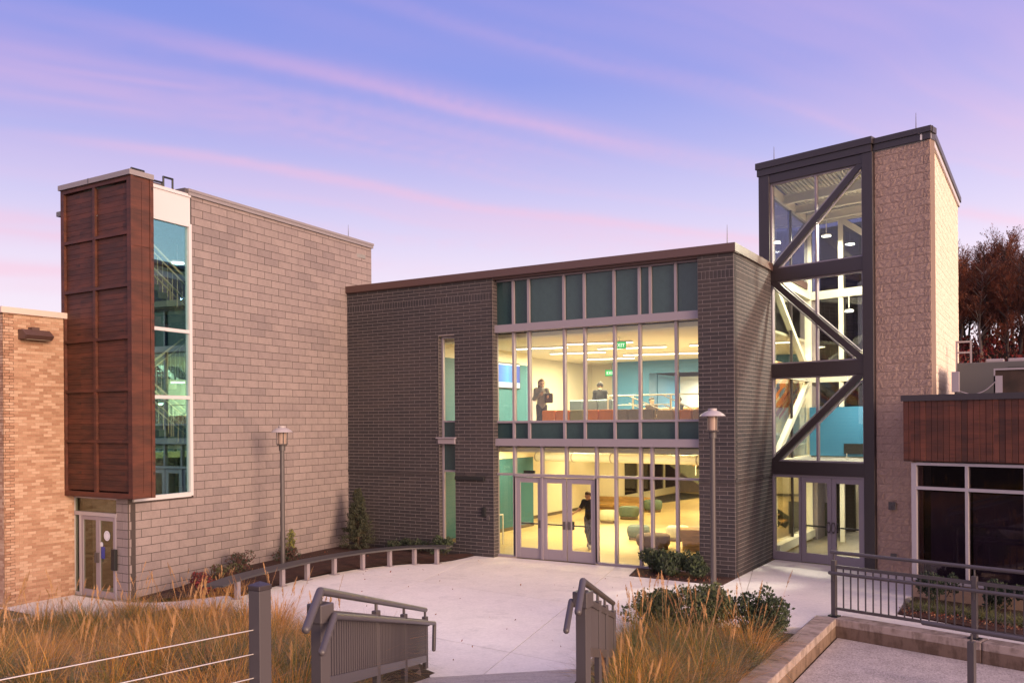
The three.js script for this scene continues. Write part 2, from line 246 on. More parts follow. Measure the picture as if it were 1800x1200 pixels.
function bedY(x, z) {
  if (z < -47) return -0.12 + 8.3 * sm(-48, -62, z) + 0.25 * (fbm(x * 0.2, z * 0.2, 0, 5, 3) - 0.5);
  let y = -0.10 - leftDrop(x, z);
  const d = fwd(x, z), s = walkS(x, z);
  if (x > -4.0 && z < -10.5) return x > -3.6 && z > -18.6 + 0.27 * (x + 3.6) ? -0.6 : z > -20.9 && x > -2.55 ? 0.0 : -0.12;   // ramp side, bed by the right wing
  const isRight = (x + 7.1) + (z + 11.6) * 0.30 > 0;
  if (isRight) { if (z > -16.6) y = Math.max(y, -0.05 + walkY(s) * 0.9 * clamp((-4.1 - x) / 1.4)); }
  else if (d < 18.6) { const onBed = sm(18.4, 17.2, d + 0.15 * Math.max(0, -14 - x)); y = lerp(y, Math.max(0.0 - leftDrop(x, z) + 0.02, 0.215 * (14.0 - d)), x < -8.2 ? onBed : clamp((s + 1.2) / 1)); }
  if (d < 6) y = Math.min(y, 2.05);
  return y;
}
{
  const axis = (lo, a, b, hi, st) => { const v = []; for (let k = 0; k < 5; k++) v.push(lo + (a - lo) * (1 - Math.pow(1 - k / 5, 2))); for (let x = a; x < b; x += st) v.push(x); for (let k = 0; k <= 5; k++) v.push(b + (hi - b) * Math.pow(k / 5, 2)); return v; };
  const xs = axis(-600, -24, 6, 600, 0.35), zs = axis(-600, -75, 3, 400, 0.35), pos = [], idx = [];
  for (const z of zs) for (const x of xs) pos.push(x, groundY(x, z), z);
  for (let j = 0; j + 1 < zs.length; j++) for (let i = 0; i + 1 < xs.length; i++) { const a = j * xs.length + i, b = a + 1, c = a + xs.length, d = c + 1; idx.push(a, c, b, b, c, d); }
  const g = new THREE.BufferGeometry(); g.setAttribute('position', new THREE.Float32BufferAttribute(pos, 3)); g.setIndex(idx); g.computeVertexNormals();
  struct('ground', uvm(g), M.soil, 'brown soil and mulch ground around the plaza');
}
// plaza slabs: the outline cut along its joints, 12 mm gaps
const HOLES = { };
function clipHalf(P, nx, nz, c) { const o = []; for (let i = 0; i < P.length; i++) { const a = P[i], b = P[(i + 1) % P.length], da = a[0] * nx + a[1] * nz - c, db = b[0] * nx + b[1] * nz - c; if (da >= 0) o.push(a); if (da >= 0 !== db >= 0) { const t = da / (da - db); o.push([lerp(a[0], b[0], t), lerp(a[1], b[1], t)]); } } return o; }
{
  const plaza = new THREE.Group(); plaza.name = 'plaza'; plaza.userData = { kind: 'structure', label: 'pale concrete plaza of cast slabs in front of the entrance' }; scene.add(plaza);
  const lines = []; const n1 = [0.973, -0.232];
  for (const p of [[-14.02, -20.88], [-9.55, -20.2], [-5.9, -20.0]]) lines.push([n1[0], n1[1], p[0] * n1[0] + p[1] * n1[1]]);
  const n2 = [0.113, -0.9936]; for (const p of [[-10.35, -12.97], [-10.5, -17.0], [-7, -19.9]]) lines.push([n2[0], n2[1], p[0] * n2[0] + p[1] * n2[1]]);
  let parts = [PLAZA];
  for (const [a, b, c] of lines) parts = parts.flatMap((P) => [clipHalf(P, a, b, c + 0.007), clipHalf(P, -a, -b, -c + 0.007)]).filter((P) => P.length > 2 && Math.abs(THREE.ShapeUtils.area(P.map((p) => new THREE.Vector2(...p)))) > 0.05);
  parts.forEach((P, i) => { const m = mesh('slab', poly(P, -0.13, (i % 3) * 0.0008), [M.concrete, M.concrete2 ??= std([0.785, 0.715, 0.675], 0.85, { map: concT, bumpMap: concB, bumpScale: 0.0015 }), M.concrete3 ??= std([0.815, 0.745, 0.705], 0.85, { map: concT, bumpMap: concB, bumpScale: 0.0015 })][i % 3], plaza); });
  // path down to the left door
  const pos = [], idx = [], N = 14, left = [[-15.56, -13.6], [-16.2, -14.0], [-17.2, -13.9], [-18.5, -13.1], [-20.75, -13.1]], rightE = [[-15.35, -12.36], [-16.0, -12.3], [-17.0, -11.55], [-18.0, -10.8], [-19.6, -10.2]];
  const at = (L, t) => { const k = t * (L.length - 1), i = Math.min(L.length - 2, Math.floor(k)); return [lerp(L[i][0], L[i + 1][0], k - i), lerp(L[i][1], L[i + 1][1], k - i)]; };
  for (let i = 0; i <= N; i++) { const a = at(left, i / N), b = at(rightE, i / N); for (const p of [a, b]) pos.push(p[0], -leftDrop(p[0], p[1]) + 0.001, p[1]); if (i) { const k = 2 * i; idx.push(k - 2, k - 1, k, k - 1, k + 1, k); } }
  const base = pos.length / 3; pos.push(-20.75, -0.296, -13.1, -20.5, -0.296, -11.3, -26, -0.296, -11.25, -26, -0.296, -9.2, -19.6, -0.296, -10.2); idx.push(base, base + 1, base + 4, base + 1, base + 2, base + 3, base + 1, base + 3, base + 4);
  const g = new THREE.BufferGeometry(); g.setAttribute('position', new THREE.Float32BufferAttribute(pos, 3)); g.setIndex(idx); g.computeVertexNormals();
  struct('path', uvm(g), M.concrete, 'concrete path sloping down to the door under the wooden bay');
}
struct('walk', (() => { // sloping exposed-aggregate walk up to the camera
  const pos = [], idx = []; for (let i = 0; i <= 20; i++) { const s = i * 0.7, t = s / 6.4; pos.push(lerp(-8.06, -5.1, t), walkY(s) + 0.006, lerp(-10.80, -5.5, t), lerp(-6.2, -4.2, t * 1.3), walkY(s) + 0.006, lerp(-12.45, -8.0, t * 1.3)); if (i) { const k = 2 * i; idx.push(k - 2, k - 1, k, k - 1, k + 1, k); } }
  const g = new THREE.BufferGeometry(); g.setAttribute('position', new THREE.Float32BufferAttribute(pos, 3)); g.setIndex(idx); g.computeVertexNormals(); return uvm(g);
})(), M.exposed, 'rough aggregate walk sloping up from the plaza between the two railings');
struct('kerb', poly([[-8.75, -11.42], [-8.5, -11.1], [-8.15, -10.72], [-7.4, -9.7], [-7.6, -9.55], [-8.45, -10.62], [-8.95, -11.2]], -0.2, 0.10), M.stained, 'low concrete kerb round the planting at the end of the left railing');
// mulch beds
struct('mulch_bed', poly([[-9.33, -21.72], [-9.02, -20.47], [-6.59, -20.33], [-6.61, -21.42], [-7.5, -21.42], [-7.52, -21.72]], -0.1, 0.015), M.mulch, 'triangular mulch bed at the foot of the brick pillar');
struct('mulch_bed', (() => { const pos = [], idx = [], L = [[-14.3, -21.42], [-14.42, -20.3], [-14.65, -19.6], [-15.14, -19.2], [-15.52, -18.66], [-15.8, -17.95], [-15.96, -17.0], [-15.98, -16.1], [-15.9, -15.2], [-15.65, -13.95], [-16.3, -14.1], [-17.2, -13.98], [-18.45, -13.3]], W = [[-14.5, -21.44], [-15.6, -21.44], [-17, -21.44], [-18.3, -21.44], [-19.14, -21.4], [-19.06, -20.2], [-18.98, -19.2], [-18.92, -18.2], [-18.85, -17.4], [-18.8, -16.4], [-18.72, -15.4], [-18.66, -14.6], [-18.55, -13.4]];
  L.forEach(([x, z], i) => { for (let k = 0; k <= 4; k++) { const X = lerp(x, W[i][0], k / 4), Z = lerp(z, W[i][1], k / 4); pos.push(X, 0.012 - leftDrop(X, Z) * 0.9 + 0.05 * Math.sin(k / 4 * Math.PI) + (hash(i, k, 8) - 0.5) * 0.03, Z); } if (i) for (let k = 0; k < 4; k++) { const a = (i - 1) * 5 + k; idx.push(a, a + 5, a + 1, a + 1, a + 5, a + 6); } });
  const g = new THREE.BufferGeometry(); g.setAttribute('position', new THREE.Float32BufferAttribute(pos, 3)); g.setIndex(idx); g.computeVertexNormals(); return uvm(g); })(), M.mulch, 'curved mulch bed between the metal bench and the block wall');
struct('mulch_bed', poly([[-2.58, -19.02], [1.0, -17.5], [4, -16.6], [6, -18.7], [-2.5, -20.98]], -0.1, 0.02), M.mulch, 'planting bed under the dark windows of the right wing');
// sunken ramp on the right with its low walls
struct('ramp', poly([[-3.5, -8], [-3.5, -17.82], [-0.6, -17.02], [3.9, -15.75], [5, -8]], -0.5, -0.33), M.exposed, 'aggregate concrete ramp floor below the railing');
function lowWall(label, a, b, t, top, mat) { const dx = b[0] - a[0], dz = b[1] - a[1], L = Math.hypot(dx, dz), ux = dx / L, uz = dz / L; const g = []; const o = thing('retaining_wall', label, 'wall', [a[0], -0.5, a[1]]); o.rotation.y = Math.atan2(-uz, ux);
  const n = Math.max(1, Math.round(L / 2.6)), seg = L / n; for (let i = 0; i < n; i++) { mesh('wall_panel', RB(seg - 0.012, top + 0.36, t - 0.012, 0.012, seg * (i + 0.5), (top + 0.36) / 2, 0), mat, o); mesh('coping', RB(seg - 0.012, 0.15, t, 0.022, seg * (i + 0.5), top + 0.425, 0), M.coping, o); } return o; }
lowWall('low stained concrete wall between the grasses and the ramp', [-3.73, -8.5], [-3.73, -17.96], 0.40, 0.03, M.stained);
lowWall('low stained concrete wall carrying the long picket railing', [-3.53, -18.03], [4.2, -15.92], 0.38, 0.035, M.stainedDark);
struct('mat', RB(1.25, 0.02, 0.7, 0.008, -19.75, -0.27, -10.75), M.rubber, 'dark mat on the path at the corner of the orange brick wall');

// ------------------------------------------------------------------ the dark brick building with its lobby
const rebase = (o, x, y, z) => { const d = V(x, y, z); o.position.add(d); o.children.forEach((c) => c.position.sub(d)); };
const main = thing('brick_building', 'two-storey dark brick building with a tall glazed lobby front', 'building');
{
  const pool = [], K = kinds.dark, wallM = M.mortarDark, Zb = -21.45, GZ = -21.74, back = [];
  const soldier = [[7.366, 7.569, 0]], jut = [[2.35, 2.47, 0.016], [7.27, 7.36, -0.006]];
  const slotHole = [3.68, 4.26, 0.27, 6.47];
  const wl = { org: [-19.25, 0, Zb], U: [1, 0], N: [0, 1], W: 5.6, v0: 0, v1: 8.03, holes: [slotHole], seed: 3, shift: 0.18 };
  const pf = { org: [-7.52, 0, Zb], U: [1, 0], N: [0, 1], W: 0.92, v0: 0, v1: 8.03, seed: 4, shift: 0.2 };
  const ps = { org: [-6.6, 0, Zb], U: [0, -1], N: [1, 0], W: 3.5, v0: 0, v1: 8.03, seed: 6, shift: 0.66, front: 0.0018, jit: 0.001 };
  for (const o of [wl, pf, ps]) { masonry(pool, K, { ...o, soldier: soldier.map(([a, b]) => [a, b, 0]), jut }); mesh('wall', backing(o === ps ? { ...o, org: [o.org[0], 0, o.org[2] - 0.03], W: o.W - 0.03 } : o, 0.22), wallM, main); }
  for (const r of [{ org: [-13.65, 0, Zb], U: [0, -1], N: [1, 0], W: 0.26, v0: 0, v1: 8.03, seed: 8, shift: 0.3 }, { org: [-15.57, 0.27, Zb], U: [0, -1], N: [1, 0], W: 0.16, v0: 0, v1: 6.2, seed: 9, shift: 0.2 }]) { masonry(pool, K, r); mesh('jamb_wall', backing({ ...r, org: [r.org[0] - 0.004, r.org[1], r.org[2]] }, 0.05), wallM, main); }
  layMasonry(pool, main, 'brick');
  // outer shell behind: side, back and roof
  mesh('shell_wall', [BB(-19.4, -19.22, 0, 8.03, -46.4, -21.7), BB(-19.4, -6.6, 0, 8.03, -46.6, -46.4)], M.mortarDark, main);
  mesh('shell_wall', [BB(-6.6, -6.4, 0, 8.03, -46.4, -29.6)], M.mortarDark, main);
  mesh('roof', [BB(-19.3, -6.62, 7.86, 8.04, -46.5, -21.75)], M.roof, main);
  mesh('roof_cap', [BB(-19.25, -6.53, 8.04, 8.25, -21.9, -21.36), BB(-6.9, -6.53, 8.04, 8.25, -29, -21.9), BB(-19.23, -6.55, 8.02, 8.05, -21.8, -21.4)], M.brownCap, main);
  mesh('soffit', [BB(-13.64, -7.53, 7.98, 8.02, -21.74, -21.46)], M.brownCap, main);
  mesh('lightning_rod', [cyl([-19.2, 8.25, -21.6], [-19.2, 8.75, -21.6], 0.012, 0.004, 6)], M.greyMetal, main); mesh('lightning_rod', [cyl([-6.8, 8.25, -21.6], [-6.8, 8.75, -21.6], 0.012, 0.004, 6)], M.greyMetal, main);
  // curtain wall
  const up = [-13.70, -13.09, -12.58, -11.45, -10.82, -9.93, -9.2, -8.89, -8.19, -7.55], lo = [-13.70, -13.09, -12.19, -11.41, -10.49, -9.92, -9.2, -8.88, -8.19, -7.55], mid = up.filter((x) => x !== -8.89);
  const mw = 0.065, mull = (x, y0, y1) => mesh('mullion', BB(x - mw / 2, x + mw / 2, y0, y1, -21.80, -21.655), M.alum, main);
  up.forEach((x) => mull(x, 6.68, 7.94)); mid.forEach((x) => mull(x, 3.415, 6.46)); lo.forEach((x, i) => (i === 2 || i === 3 ? mull(x, 2.42, 3.21) : mull(x, 0.06, 3.21)));
  const tr = (x0, x1, y0, y1, pz = 0) => mesh('transom', RB(x1 - x0, y1 - y0, 0.16 + pz, 0.008, (x0 + x1) / 2, (y0 + y1) / 2, -21.73 + pz / 2), M.alum, main);
  tr(-13.74, -7.52, 7.935, 7.99); tr(-13.76, -7.51, 6.46, 6.68, 0.10); tr(-13.74, -7.52, 3.86, 3.925); tr(-13.76, -10.85, 3.205, 3.415, 0.10); tr(-10.846, -7.51, 3.205, 3.415, 0.10); tr(-13.66, -13.12, 2.36, 2.42); tr(-10.46, -7.52, 2.36, 2.42); tr(-13.06, -10.52, 2.335, 2.42, 0.02); tr(-13.72, -13.12, 0.01, 0.075); tr(-10.46, -7.52, 0.01, 0.075);
  const pane = (x0, x1, y0, y1, m = M.pane, n = 'pane') => mesh(n, BB(x0 + 0.02, x1 - 0.02, y0, y1, GZ - 0.006, GZ + 0.006), m, main);
  for (let i = 1; i < up.length; i++) pane(up[i - 1], up[i], 6.66, 7.95, M.spandrel, 'spandrel_panel');
  for (let i = 1; i < mid.length; i++) { pane(mid[i - 1], mid[i], 3.91, 6.48); pane(mid[i - 1], mid[i], 3.4, 3.87, M.spandrel, 'spandrel_panel'); }
  for (let i = 1; i < lo.length; i++) { pane(lo[i - 1], lo[i], 2.41, 3.22); if (i < 2 || i > 4) pane(lo[i - 1], lo[i], 0.05, 2.37); }
  mesh('spandrel_back', [BB(-13.75, -7.5, 6.44, 7.9, -21.95, -21.83), BB(-13.75, -7.5, 3.18, 3.85, -21.95, -21.83)], M.black, main);
  // entrance doors
  const dx = [-13.055, -12.19, -11.41, -10.525];
  for (let i = 0; i < 3; i++) {
    const a = dx[i] + 0.012, b = dx[i + 1] - 0.012, w = b - a, g = new THREE.Group(); g.name = 'door'; main.add(g); g.position.set(a, 0.02, -21.72);
    const st = 0.135; mesh('leaf_frame', [RB(st, 2.3, 0.05, 0.006, st / 2, 1.15, 0), RB(st, 2.3, 0.05, 0.006, w - st / 2, 1.15, 0), RB(w - 2 * st, 0.15, 0.046, 0.006, w / 2, 2.225, 0), RB(w - 2 * st, 0.30, 0.046, 0.006, w / 2, 0.15, 0)], M.alum, g);
    mesh('pane', BB(st - 0.01, w - st + 0.01, 0.29, 2.16, -0.006, 0.006), M.pane, g);
    mesh('push_bar', [BB(st - 0.04, w - st + 0.04, 0.965, 1.0, -0.10, -0.05), BB(i === 2 ? st - 0.11 : w - st - 0.01, i === 2 ? st + 0.02 : w - st + 0.12, 0.87, 1.1, -0.11, -0.03)], M.black, g);
    mesh('handle', [BB(i === 2 ? 0.03 : w - 0.11, i === 2 ? 0.11 : w - 0.03, 0.88, 1.1, 0.026, 0.045)], M.greyMetal, g);
  }
  mull(-12.19, 0.02, 2.34); mull(-13.07, 0.02, 2.34); mull(-10.51, 0.02, 2.34); mesh('threshold', BB(-13.05, -10.52, 0.002, 0.02, -21.82, -21.66), M.greyMetal, main);
  mesh('door_closer', [BB(-12.9, -12.55, 2.42, 2.5, -21.95, -21.88)], M.black, main);
  // slot window
  { const a = -15.55, b = -15.0, z = -21.62, f = (y0, y1, x0 = a, x1 = b) => BB(x0, x1, y0, y1, z - 0.05, z + 0.04);
    mesh('slot_frame', [f(0.27, 6.46, a, a + 0.06), f(0.27, 6.46, b - 0.03, b), f(6.40, 6.46, a + 0.06, b - 0.03), f(3.90, 3.95, a + 0.06, b - 0.03), f(2.42, 2.47, a + 0.06, b - 0.03), f(0.27, 0.32, a + 0.06, b - 0.03)], M.alum, main);
    mesh('slot_sill', [RB(0.62, 0.15, 0.2, 0.01, -15.28, 3.33, -21.50), RB(0.70, 0.05, 0.24, 0.01, -15.29, 3.43, -21.48)], M.alum, main);
    for (const [y0, y1, m, n] of [[3.95, 6.4, M.pane, 'pane'], [3.43, 3.9, M.spandrel, 'spandrel_panel'], [2.47, 3.26, M.spandrel, 'spandrel_panel'], [0.32, 2.42, M.pane, 'pane']]) mesh(n, BB(a + 0.05, b - 0.02, y0, y1, z - 0.006, z + 0.006), m, main); }
  mesh('linear_light', [RB(1.02, 0.11, 0.10, 0.01, -14.44, 2.26, -21.40)], M.black, main, 'unlit black linear wall light');
  mesh('card_reader', [RB(0.13, 0.26, 0.05, 0.01, -13.98, 1.30, -21.42), cyl([-13.98, 1.36, -21.40], [-13.98, 1.36, -21.38], 0.04, 0.04, 12)], M.black, main); mesh('push_plate', RB(0.1, 0.12, 0.04, 0.01, -13.83, 1.13, -21.42), M.greyMetal, main);
  // interior: storeys, walls
  mesh('floor', [BB(-18.2, -6.75, -0.1, 0.02, -46.4, -21.66)], M.floorW, main);
  mesh('floor', [BB(-19.2, -6.75, 3.16, 3.45, -46.4, -21.95)], M.floorGrey, main);
  mesh('ceiling', [BB(-19.2, -6.75, 6.42, 6.5, -46.4, -21.95)], M.ceiling, main);
  mesh('ceiling', [BB(-19.2, -6.75, 3.10, 3.155, -46.4, -21.96)], M.ceiling, main); mesh('bulkhead', [BB(-16.5, -7.5, 3.02, 3.10, -22.4, -21.97), BB(-16.5, -7.5, 6.33, 6.42, -22.5, -21.97)], M.cream, main);
  mesh('interior_wall', [BB(-17.2, -16.5, 0.02, 2.6, -28.7, -21.9), BB(-17.4, -16.5, 3.45, 5.98, -28.55, -21.9)], M.teal, main);
  mesh('interior_wall', [BB(-17.2, -16.5, 2.6, 3.1, -28.7, -21.9), BB(-17.4, -16.5, 5.98, 6.42, -28.55, -21.9), BB(-17.9, -17.7, 0.02, 3.1, -36.5, -28.7), BB(-18.1, -16.6, 0.02, 3.1, -37.2, -36.5), BB(-17.55, -17.35, 3.45, 6.42, -35.5, -28.55), BB(-17.5, -15.9, 3.45, 6.42, -35.7, -35.5)], M.cream, main);
  mesh('interior_wall', [BB(-17.33, -17.28, 5.2, 6.1, -30.4, -28.7), BB(-17.34, -17.27, 3.45, 5.2, -30.55, -30.4), BB(-15.9, -12, 0.02, 3.1, -46.3, -46.15), BB(-12, -6.75, 0.02, 3.1, -46.3, -46.15), BB(-6.95, -6.78, 0.02, 3.1, -46, -29.6), BB(-6.95, -6.78, 3.45, 6.42, -46, -29.6)], M.cream, main);
  mesh('elevator_door', [BB(-17.34, -17.30, 3.45, 5.15, -29.5, -28.75), BB(-17.34, -17.30, 3.45, 5.15, -30.35, -29.55)], M.alumLight, main);
  mesh('interior_wall', [BB(-15.9, -14.23, 3.45, 6.42, -35.4, -34.5), BB(-14.23, -6.8, 5.9, 6.42, -34.8, -34.5)], M.blue, main);
  mesh('interior_wall', [BB(-14.3, -6.8, 3.45, 5.9, -38.2, -38.05)], M.white, main); mesh('interior_wall', [BB(-14.4, -14.2, 3.45, 5.9, -38.05, -35.4)], M.blue, main);
  mesh('skirting', [BB(-16.5, -16.48, 0.02, 0.14, -28.7, -21.9), BB(-17.7, -17.68, 0.02, 0.14, -36.5, -28.72), BB(-17.7, -16.6, 0.02, 0.14, -36.5, -36.48), BB(-15.9, -6.95, 0.02, 0.14, -46.15, -46.13)], M.base, main);
  { // back windows to the left far side of the lobby
    for (let i = 0; i < 5; i++) { const z0 = -37.3 - i * 1.76; mesh('window_frame', [BB(-17.6, -17.45, 0.02, 2.7, z0 - 0.12, z0), BB(-17.6, -17.45, 0.02, 0.35, z0 - 1.76, z0 - 0.12), BB(-17.6, -17.45, 2.55, 2.7, z0 - 1.76, z0 - 0.12)], M.cream, main); mesh('pane', BB(-17.54, -17.52, 0.35, 2.55, z0 - 1.76, z0 - 0.12), M.smokedPane, main); }
    mesh('interior_wall', [BB(-17.65, -17.4, 2.7, 3.1, -46.15, -37.2)], M.cream, main); mesh('outer_screen', [BB(-19.2, -18.9, 0, 3.1, -46.2, -37.2)], std([0.02, 0.05, 0.03], 0.9), main); }
  mesh('wall_sign', [RB(0.02, 0.22, 0.16, 0.004, -16.485, 1.55, -25.95)], M.white, main); mesh('outlet', [RB(0.02, 0.16, 0.1, 0.004, -16.485, 0.62, -26.0)], M.white, main);
  rebase(main, -12.9, 0, -21.45);
}
// ------------------------------------------------------------------ glazed stair tower
const TO = [-6.6, -24.95], ta = THREE.MathUtils.degToRad(14.7), TT = [Math.cos(ta), Math.sin(ta)], TN = [-Math.sin(ta), Math.cos(ta)];
const T = (s, y, b = 0, o = 0) => [TO[0] + TT[0] * s + TN[0] * o, y, TO[1] + TT[1] * s + TN[1] * o - b];
const TBat = (O, s0, s1, y0, y1, o0, o1, r = 0) => { const g = r ? RB(s1 - s0, y1 - y0, o1 - o0, r, (s0 + s1) / 2, (y0 + y1) / 2, (o0 + o1) / 2) : BB(s0, s1, y0, y1, o0, o1); g.rotateY(-ta); g.translate(O[0], 0, O[1]); return g; };
const TB = (...a) => TBat(TO, ...a);
const tower = thing('stair_tower', 'tall tower with braced glass bays and a rough split-faced block corner', 'building');
{
  const pool = [], K = kinds.split;
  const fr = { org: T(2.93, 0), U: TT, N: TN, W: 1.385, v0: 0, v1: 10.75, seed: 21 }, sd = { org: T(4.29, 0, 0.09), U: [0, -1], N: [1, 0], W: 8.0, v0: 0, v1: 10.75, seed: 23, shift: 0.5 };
  masonry(pool, K, { ...fr, front: 0.0 }); masonry(pool, kinds.splitSunlit, { ...sd, front: 0.0 });
  mesh('wall', backing({ ...fr, org: T(2.93, 0, 0, -0.03) }, 0.25), M.mortarTan, tower); mesh('wall', backing({ ...sd, org: [sd.org[0] - 0.03, 0, sd.org[2]] }, 0.25), M.mortarTan, tower);
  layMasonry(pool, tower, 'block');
  const D = M.darkMetal;
  mesh('column', TB(-0.33, 0.0, 0, 10.74, -0.2, 0.10, 0.01), D, tower); mesh('column', TB(2.64, 2.92, 0, 10.74, -0.2, 0.10, 0.01), D, tower);
  for (const [a, b] of [[10.49, 10.735], [7.74, 8.10], [5.07, 5.44], [2.39, 2.75]]) mesh('beam', TB(-0.002, 2.642, a, b, -0.18, 0.085, 0.01), D, tower);
  const dg = (s0, y0, s1, y1, w = 0.165) => mesh('brace', bar(T(s0, y0, 0, 0.02), T(s1, y1, 0, 0.02), 0.11, w), D, tower);
  dg(0.06, 8.06, 2.62, 10.5); dg(0.03, 7.78, 2.66, 5.40); dg(0.03, 2.70, 2.62, 5.10);
  const tm = (s0, y0, s1, y1) => { const dx = s1 - s0, dy = y1 - y0, L = Math.hypot(dx, dy), nx = -dy / L * 0.125, ny = dx / L * 0.125; return [bar(T(s0 + nx, y0 + ny, 0, 0.0), T(s1 + nx, y1 + ny, 0, 0.0), 0.05, 0.03), bar(T(s0 - nx, y0 - ny, 0, 0.0), T(s1 - nx, y1 - ny, 0, 0.0), 0.05, 0.03)]; };
  mesh('glazing_trim', [...tm(0.18, 8.18, 2.5, 10.39), ...tm(0.15, 7.67, 2.5, 5.54), ...tm(0.15, 2.82, 2.5, 4.99)], M.alumLight, tower);
  for (const [a, b] of [[8.10, 10.49], [5.44, 7.74], [2.75, 5.07]]) {
    mesh('glazing_frame', [TB(0.0, 0.045, a, b, -0.09, 0.03), TB(2.60, 2.645, a, b, -0.09, 0.03), TB(0.045, 2.6, a, a + 0.04, -0.09, 0.03), TB(0.045, 2.6, b - 0.04, b, -0.09, 0.03)], M.alum, tower);
    mesh('mullion', TB(1.315, 1.365, a + 0.04, b - 0.04, -0.09, 0.03), M.alum, tower);
    mesh('pane', TB(0.04, 1.32, a + 0.03, b - 0.03, -0.045, -0.035), M.pane, tower); mesh('pane', TB(1.36, 2.61, a + 0.03, b - 0.03, -0.045, -0.035), M.pane, tower);
  }
  mesh('roof_cap', [TB(-0.36, 2.90, 10.74, 10.93, -0.3, 0.13), TB(-0.39, 2.93, 10.93, 11.11, -0.3, 0.17)], D, tower); mesh('roof_cap', [TB(2.93, 4.33, 10.75, 10.92, -0.3, 0.04), TB(2.93, 4.36, 10.92, 11.06, -0.3, 0.08)], D, tower);
  const c0 = T(4.29, 0); mesh('roof_cap', [BB(c0[0] - 0.2, c0[0] + 0.05, 10.75, 10.90, c0[2] - 8.2, c0[2])], M.whitePanel, tower); mesh('roof_cap', [BB(c0[0] - 0.25, c0[0] + 0.09, 10.90, 11.06, c0[2] - 8.25, c0[2] + 0.02)], D, tower);
  mesh('roof', (() => { const P = [T(-0.3, 0), T(4.2, 0), T(4.2, 0, 8), T(-0.3, 0, 6.5)].map((p) => [p[0], p[2]]); return poly(P, 10.72, 10.85); })(), M.roof, tower);
  mesh('lightning_rod', cyl(T(0.05, 11.1, 0, -0.1), T(0.05, 11.55, 0, -0.1), 0.013, 0.005, 6), M.greyMetal, tower); mesh('lightning_rod', cyl(T(3.94, 11.05, 0, -0.1), T(3.94, 11.5, 0, -0.1), 0.013, 0.005, 6), M.greyMetal, tower);
  // corrugated deck under the roof, joists
  { const n = 68, sh = []; for (let i = 0; i < n; i++) { const p = [T(0.0 + i * 0.13, 0, 0), 0]; const h = i % 2 ? 10.60 : 10.66; const a = T(i * 0.062 + 0.02, h, 0.15), b = T(i * 0.062 + 0.02, h, 6.2); sh.push(bar(a, b, 0.062, 0.012), bar([a[0] - 0.030, 10.63, a[2]], [b[0] - 0.030, 10.63, b[2]], 0.012, 0.072)); } mesh('roof_deck', sh, M.creamSteel, tower); }
  for (const b of [1.3, 2.7, 4.1]) mesh('joist', [bar(T(0.06, 10.42, b), T(4.1, 10.42, b), 0.14, 0.03), bar(T(0.06, 10.3, b), T(4.1, 10.3, b), 0.02, 0.22), bar(T(0.06, 10.19, b), T(4.1, 10.19, b), 0.14, 0.03)], M.creamSteel, tower);
  // inner frame: left glass wall along the lobby, back wall
  const BK = 4.7, cs = M.creamSteel, lv = [2.62, 5.25, 7.92, 10.35];
  mesh('inner_column', [bar(T(-0.05, 0, BK), T(-0.05, 10.6, BK), 0.2, 0.2)], cs, tower); mesh('inner_column', [bar(T(1.05, 0.0, BK), T(1.05, 10.6, BK), 0.14, 0.14)], cs, tower); mesh('inner_column', [bar(T(3.9, 0.0, BK), T(3.9, 10.6, BK), 0.14, 0.14)], cs, tower);
  for (const y of lv) { mesh('inner_beam', [bar(T(-0.05, y, 0.2), T(-0.05, y, BK), 0.16, 0.26)], cs, tower); mesh('inner_beam', [bar(T(0.05, y - 0.02, BK), T(4.1, y - 0.02, BK), 0.16, 0.26)], cs, tower); }
  const ib = (p, q) => mesh('inner_brace', bar(p, q, 0.15, 0.17), cs, tower);
  ib(T(-0.05, 8.05, 0.3), T(-0.05, 10.25, BK - 0.1)); ib(T(-0.05, 7.8, 0.3), T(-0.05, 5.35, BK - 0.1)); ib(T(-0.05, 2.75, 0.3), T(-0.05, 5.15, BK - 0.1));
  ib(T(1.1, 10.2, BK), T(3.9, 8.1, BK)); ib(T(1.1, 5.4, BK), T(3.9, 7.8, BK));
  mesh('inner_mullion', [bar(T(-0.03, 0.1, 2.3), T(-0.03, 10.3, 2.3), 0.06, 0.10)], D, tower);
  const nightPane = M.nightPane = new THREE.MeshPhysicalMaterial({ color: C3(0.38, 0.40, 0.54), roughness: 0.0, transmission: 1, thickness: 0, ior: 1.6 });
  const lp = (y0, y1, m) => mesh('pane', [bar(T(-0.06, (y0 + y1) / 2, 0.1), T(-0.06, (y0 + y1) / 2, BK), 0.012, y1 - y0)], m, tower);
  lp(8.1, 10.3, nightPane); lp(5.4, 7.8, M.pane); lp(2.76, 5.1, M.pane); lp(0.25, 2.5, M.pane);
  const bp = (y0, y1, m) => mesh('pane', [bar(T(0.0, (y0 + y1) / 2, BK + 0.05), T(4.2, (y0 + y1) / 2, BK + 0.05), 0.012, y1 - y0)], m, tower);
  bp(8.05, 10.3, nightPane); bp(5.4, 7.8, nightPane); bp(4.35, 5.1, nightPane);
  mesh('curtain', (() => { const o = []; for (let i = 0; i < 22; i++) { const a = T(0.1 + i * 0.19, 5.4, BK + 0.5 + 0.05 * (i % 2)); o.push(bar(a, [a[0], 7.75, a[2]], 0.15, 0.05)); } return o; })(), M.curtain, tower);
